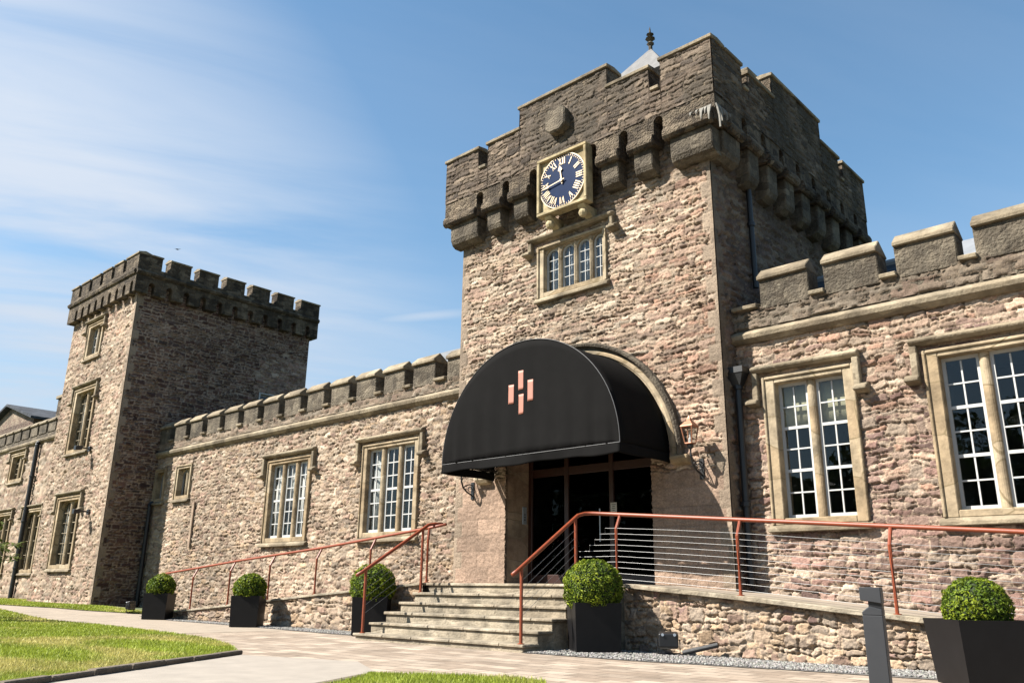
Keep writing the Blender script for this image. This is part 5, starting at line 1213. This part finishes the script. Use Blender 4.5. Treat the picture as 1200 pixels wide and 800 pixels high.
seclight('black security light beside the lowest window of the far tower', (-22.5, FY0 - 0.03, 3.1))
bd = thing('bollard', 'dark grey square bollard light standing in front of the right retaining wall', 'bollard', (4.3, -6.35, 0.0), math.radians(12))
MB().box(-0.06, 0.06, -0.06, 0.06, 0, 0.7).prism([(-0.06, 0.7), (0.06, 0.7), (0.06, 0.735), (-0.015, 0.755), (-0.06, 0.72)], lambda p, q, d: (p, d, q), -0.06, 0.06).build('shaft', M_bollard, bd, bevel=0.004)
MB().box(-0.02, 0.06, -0.045, 0.045, 0.7345, 0.8).build('light_throat', M_black, bd)
MB().prism([(-0.065, 0.79), (0.062, 0.77), (0.062, 0.87), (-0.065, 0.87)], lambda p, q, d: (p, d, q), -0.062, 0.062).build('cap', M_bollard, bd, bevel=0.004)
MB().box(-0.09, 0.09, -0.09, 0.09, 0, 0.012).build('base_plate', M_bollard, bd)

# ================================================================== PLANTERS AND BOX BALLS
def leaf_ball(name, r, n, seed, lsz=0.024, squash=0.94):
    g = np.random.default_rng(seed)
    d = g.normal(size=(n, 3)); d /= np.linalg.norm(d, axis=1)[:, None]
    bump = 1 + 0.085 * (fbm(d[:, 0] * 3 + 5 * d[:, 2], d[:, 1] * 3 + 3, 700 + seed) - 0.5) * 2 + 0.06 * (fbm(d[:, 0] * 8 + d[:, 2] * 5, d[:, 1] * 8 - d[:, 2] * 4, 710 + seed) - 0.5) * 2
    rad = r * bump * (1 - 0.16 * g.uniform(0, 1, n) ** 2.0)
    P = d * rad[:, None]; P[:, 2] *= squash
    nn = d + g.normal(size=(n, 3)) * 0.75; nn /= np.linalg.norm(nn, axis=1)[:, None]
    a = np.cross(nn, g.normal(size=(n, 3))); a /= np.linalg.norm(a, axis=1)[:, None]; b = np.cross(nn, a)
    s = lsz * g.uniform(0.7, 1.3, (n, 1)); a = a * s; b = b * s * 0.55
    V = np.stack([P - a, P + b * 0.9 + nn * s * 0.15, P + a, P - b * 0.9 + nn * s * 0.15], 1).reshape(-1, 3)
    new = np.clip((rad / r - 0.95) * 8, 0, 1)[:, None] * g.uniform(0.3, 1, (n, 1))
    c = (np.array([[0.06, 0.1, 0.008]]) * (1 - new) + np.array([[0.29, 0.32, 0.016]]) * new) * g.uniform(0.65, 1.35, (n, 1))
    return V, c
def topiary(loc, r, n, seed, label, lsz=0.024):
    t = thing('box_topiary', label, 'topiary', loc, group='clipped box balls in the planters')
    V, c = leaf_ball('leaves', r, n, seed, lsz)
    fast_mesh('foliage', V, np.arange(4 * n).reshape(n, 4), M_leaf, t, cols=np.repeat(c, 4, 0), loc=(0, 0, 0.8 * r))
    me = bpy.data.meshes.new('core'); bm = bmesh.new(); bmesh.ops.create_icosphere(bm, subdivisions=3, radius=r * 0.86)
    for v in bm.verts: v.co *= 1 + 0.04 * math.sin(v.co.x * 30) * math.sin(v.co.y * 27)
    bm.to_mesh(me); bm.free(); me.materials.append(M_core); o = bpy.data.objects.new('twigs', me); COL.objects.link(o); o.parent = t; o.location = (0, 0, 0.8 * r)
    MB().tube([(0, 0, -0.12), (0.01, 0, 0.3 * r)], 0.025, 7).build('stem', M_bark, t)
    return t
def planter(loc, rotd, w, h, label, taper=0.94):
    t = thing('planter', label, 'planter', loc, math.radians(rotd), group='dark square planters')
    a, b = w / 2 * taper, w / 2; k = b - 0.035
    m = MB()
    q = lambda s, z: [(-s, -s, z), (s, -s, z), (s, s, z), (-s, s, z)]
    m.add(q(a, 0) + q(b, h) + q(k, h) + q(k - 0.01, h - 0.12), [(3, 2, 1, 0)] + [(i, (i + 1) % 4, 4 + (i + 1) % 4, 4 + i) for i in range(4)] + [(4 + i, 4 + (i + 1) % 4, 8 + (i + 1) % 4, 8 + i) for i in range(4)] + [(8 + i, 8 + (i + 1) % 4, 12 + (i + 1) % 4, 12 + i) for i in range(4)])
    m.build('box', M_planter, t, fix=False)
    MB().add(q(k - 0.008, h - 0.07), [(0, 1, 2, 3)]).build('soil', M_bark, t, fix=False)
    return t
PL = [((-14.85, -1.95), 44, 0.6, 0.62, 0.345, 3200, 0.03, 'far left'), ((-10.38, -2.1), 44, 0.6, 0.63, 0.345, 4200, 0.026, ''), ((-6.33, -1.97), 44, 0.64, 0.66, 0.42, 5200, 0.024, ''), ((-1.17, -2.06), 49, 0.66, 0.66, 0.43, 10500, 0.0185, ''), ((3.97, -2.68), 41, 0.74, 0.6, 0.31, 7500, 0.016, '')]
plab = ['dark square planter farthest from the steps, near the shadowed tower corner', 'dark square planter midway along the left ramp wall', 'dark square planter half hidden behind the left foot of the steps', 'dark square planter standing at the right side of the steps', 'large dark tapered planter at the right end of the retaining wall, cut by the frame']
blab = ['clipped box ball in the planter farthest from the steps', 'clipped box ball in the planter midway along the left ramp', 'clipped box ball seen through the cables of the left step rail', 'bright leafy box ball in the planter at the right side of the steps', 'dark green box ball in the large tapered planter at far right']
for i, ((x, y), rot, w, h, r, n, ls, _) in enumerate(PL):
    z = gz(x) + 0.01
    planter((x, y, z), rot, w, h, plab[i], 0.94 if i < 4 else 0.86)
    topiary((x, y, z + h - 0.14), r, n, 20 + i, blab[i], ls)

# ================================================================== YOUNG TREE AT THE LEFT EDGE, BIRD
T = thing('young_tree', 'leafy branch ends of a young tree reaching in at the left edge of the lawn', 'tree', (-15.6, -6.75, 0.05))
tk = MB().tube([(0, 0, 0), (0.05, 0.02, 0.7), (-0.05, 0, 1.4), (0.02, 0.05, 2.3)], 0.05, 8, r1=0.015)
tips = []
g = np.random.default_rng(5)
for k in range(16):
    z = 1.0 + 0.05 * k; a = g.uniform(0, 6.28) if k > 8 else math.radians(g.uniform(22, 62)); l = g.uniform(0.9, 1.75)
    p0 = Vector((0, 0, z)); p2 = p0 + Vector((l * math.cos(a), l * math.sin(a), 0.15 + 0.25 * g.uniform())); p1 = (p0 + p2) / 2 + Vector((0, 0, 0.12))
    tk.tube([p0, p1, p2], 0.016, 5, r1=0.005); tips += [p2, p1.lerp(p2, 0.6), p1]
tk.build('trunk', M_bark, T)
vs, fs, cc = [], [], []
for p in tips:
    for k in range(12):
        a = g.uniform(0, 6.28); e = g.uniform(-0.5, 0.8); d = Vector((math.cos(a) * math.cos(e), math.sin(a) * math.cos(e), math.sin(e))); s_ = d.cross(Vector((0, 0, 1))).normalized() * 0.032; l = g.uniform(0.12, 0.22); b = p + d * 0.02
        up_ = Vector((0, 0, 0.02)); q = len(vs)
        vs += [b, b + d * l * 0.5 + s_ - up_ * .2, b + d * l - up_ * 2, b + d * l * 0.5 - s_ - up_ * .2]; fs.append((q, q + 1, q + 2, q + 3))
        c = np.array((0.085, 0.105, 0.025)) * g.uniform(0.6, 1.4); cc += [c] * 4
fast_mesh('crown', [tuple(v) for v in vs], fs, M_leaf, T, cols=np.array(cc))
B = thing('bird', 'tiny dark bird gliding in the sky above the far square tower', 'bird', (-39.43, 8.0, 20.05), math.radians(40))
B.scale = (0.5, 0.5, 0.5)
MB().add([(-0.45, 0.05, 0.12), (-0.2, 0.1, 0.06), (0, 0.16, 0), (0.2, 0.1, 0.06), (0.45, 0.05, 0.12), (0.2, -0.04, 0.05), (0, -0.3, 0), (-0.2, -0.04, 0.05), (0, 0.0, -0.06), (0, 0.02, 0.06)],
         [(0, 7, 1), (7, 8, 2, 1), (8, 5, 3, 2), (5, 4, 3), (7, 6, 8), (6, 5, 8), (1, 2, 9), (2, 3, 9), (9, 5, 6), (9, 6, 7), (3, 5, 9), (1, 9, 7)]).build('body', M_black, B)

# ================================================================== WOODLAND ACROSS THE LAWN (what the windows mirror)
g = np.random.default_rng(77); V, C_ = [], []
for k in range(34):
    tx, ty = -46 + 2.1 * k + g.uniform(-1.5, 1.5), -52 + g.uniform(-6, 6); H_ = g.uniform(9, 15); n = 900
    d = g.normal(size=(n, 3)); d /= np.linalg.norm(d, axis=1)[:, None]; rr = g.uniform(0.45, 1.0, (n, 1)) ** 0.5
    cl_ = 1 + 0.45 * (fbm(d[:, 0] * 2.2 + k, d[:, 2] * 2.2 + d[:, 1], 800) - 0.5)[:, None]
    P = d * rr * cl_ * np.array([[3.4, 3.4, H_ * 0.5]]) + np.array([[tx, ty, H_ * 0.52]])
    a = g.normal(size=(n, 3)); a /= np.linalg.norm(a, axis=1)[:, None]; b = np.cross(a, g.normal(size=(n, 3))); b /= np.linalg.norm(b, axis=1)[:, None]
    a *= 0.34; b *= 0.26
    V.append(np.stack([P - a, P + b, P + a, P - b], 1).reshape(-1, 3)); C_.append(np.repeat(np.array([[0.035, 0.06, 0.012]]) * g.uniform(0.6, 1.5, (n, 1)), 4, 0))
V = np.concatenate(V); C_ = np.concatenate(C_)
struct(fast_mesh('woodland', V, np.arange(len(V)).reshape(-1, 4), M_leaf, cols=C_), 'stuff')
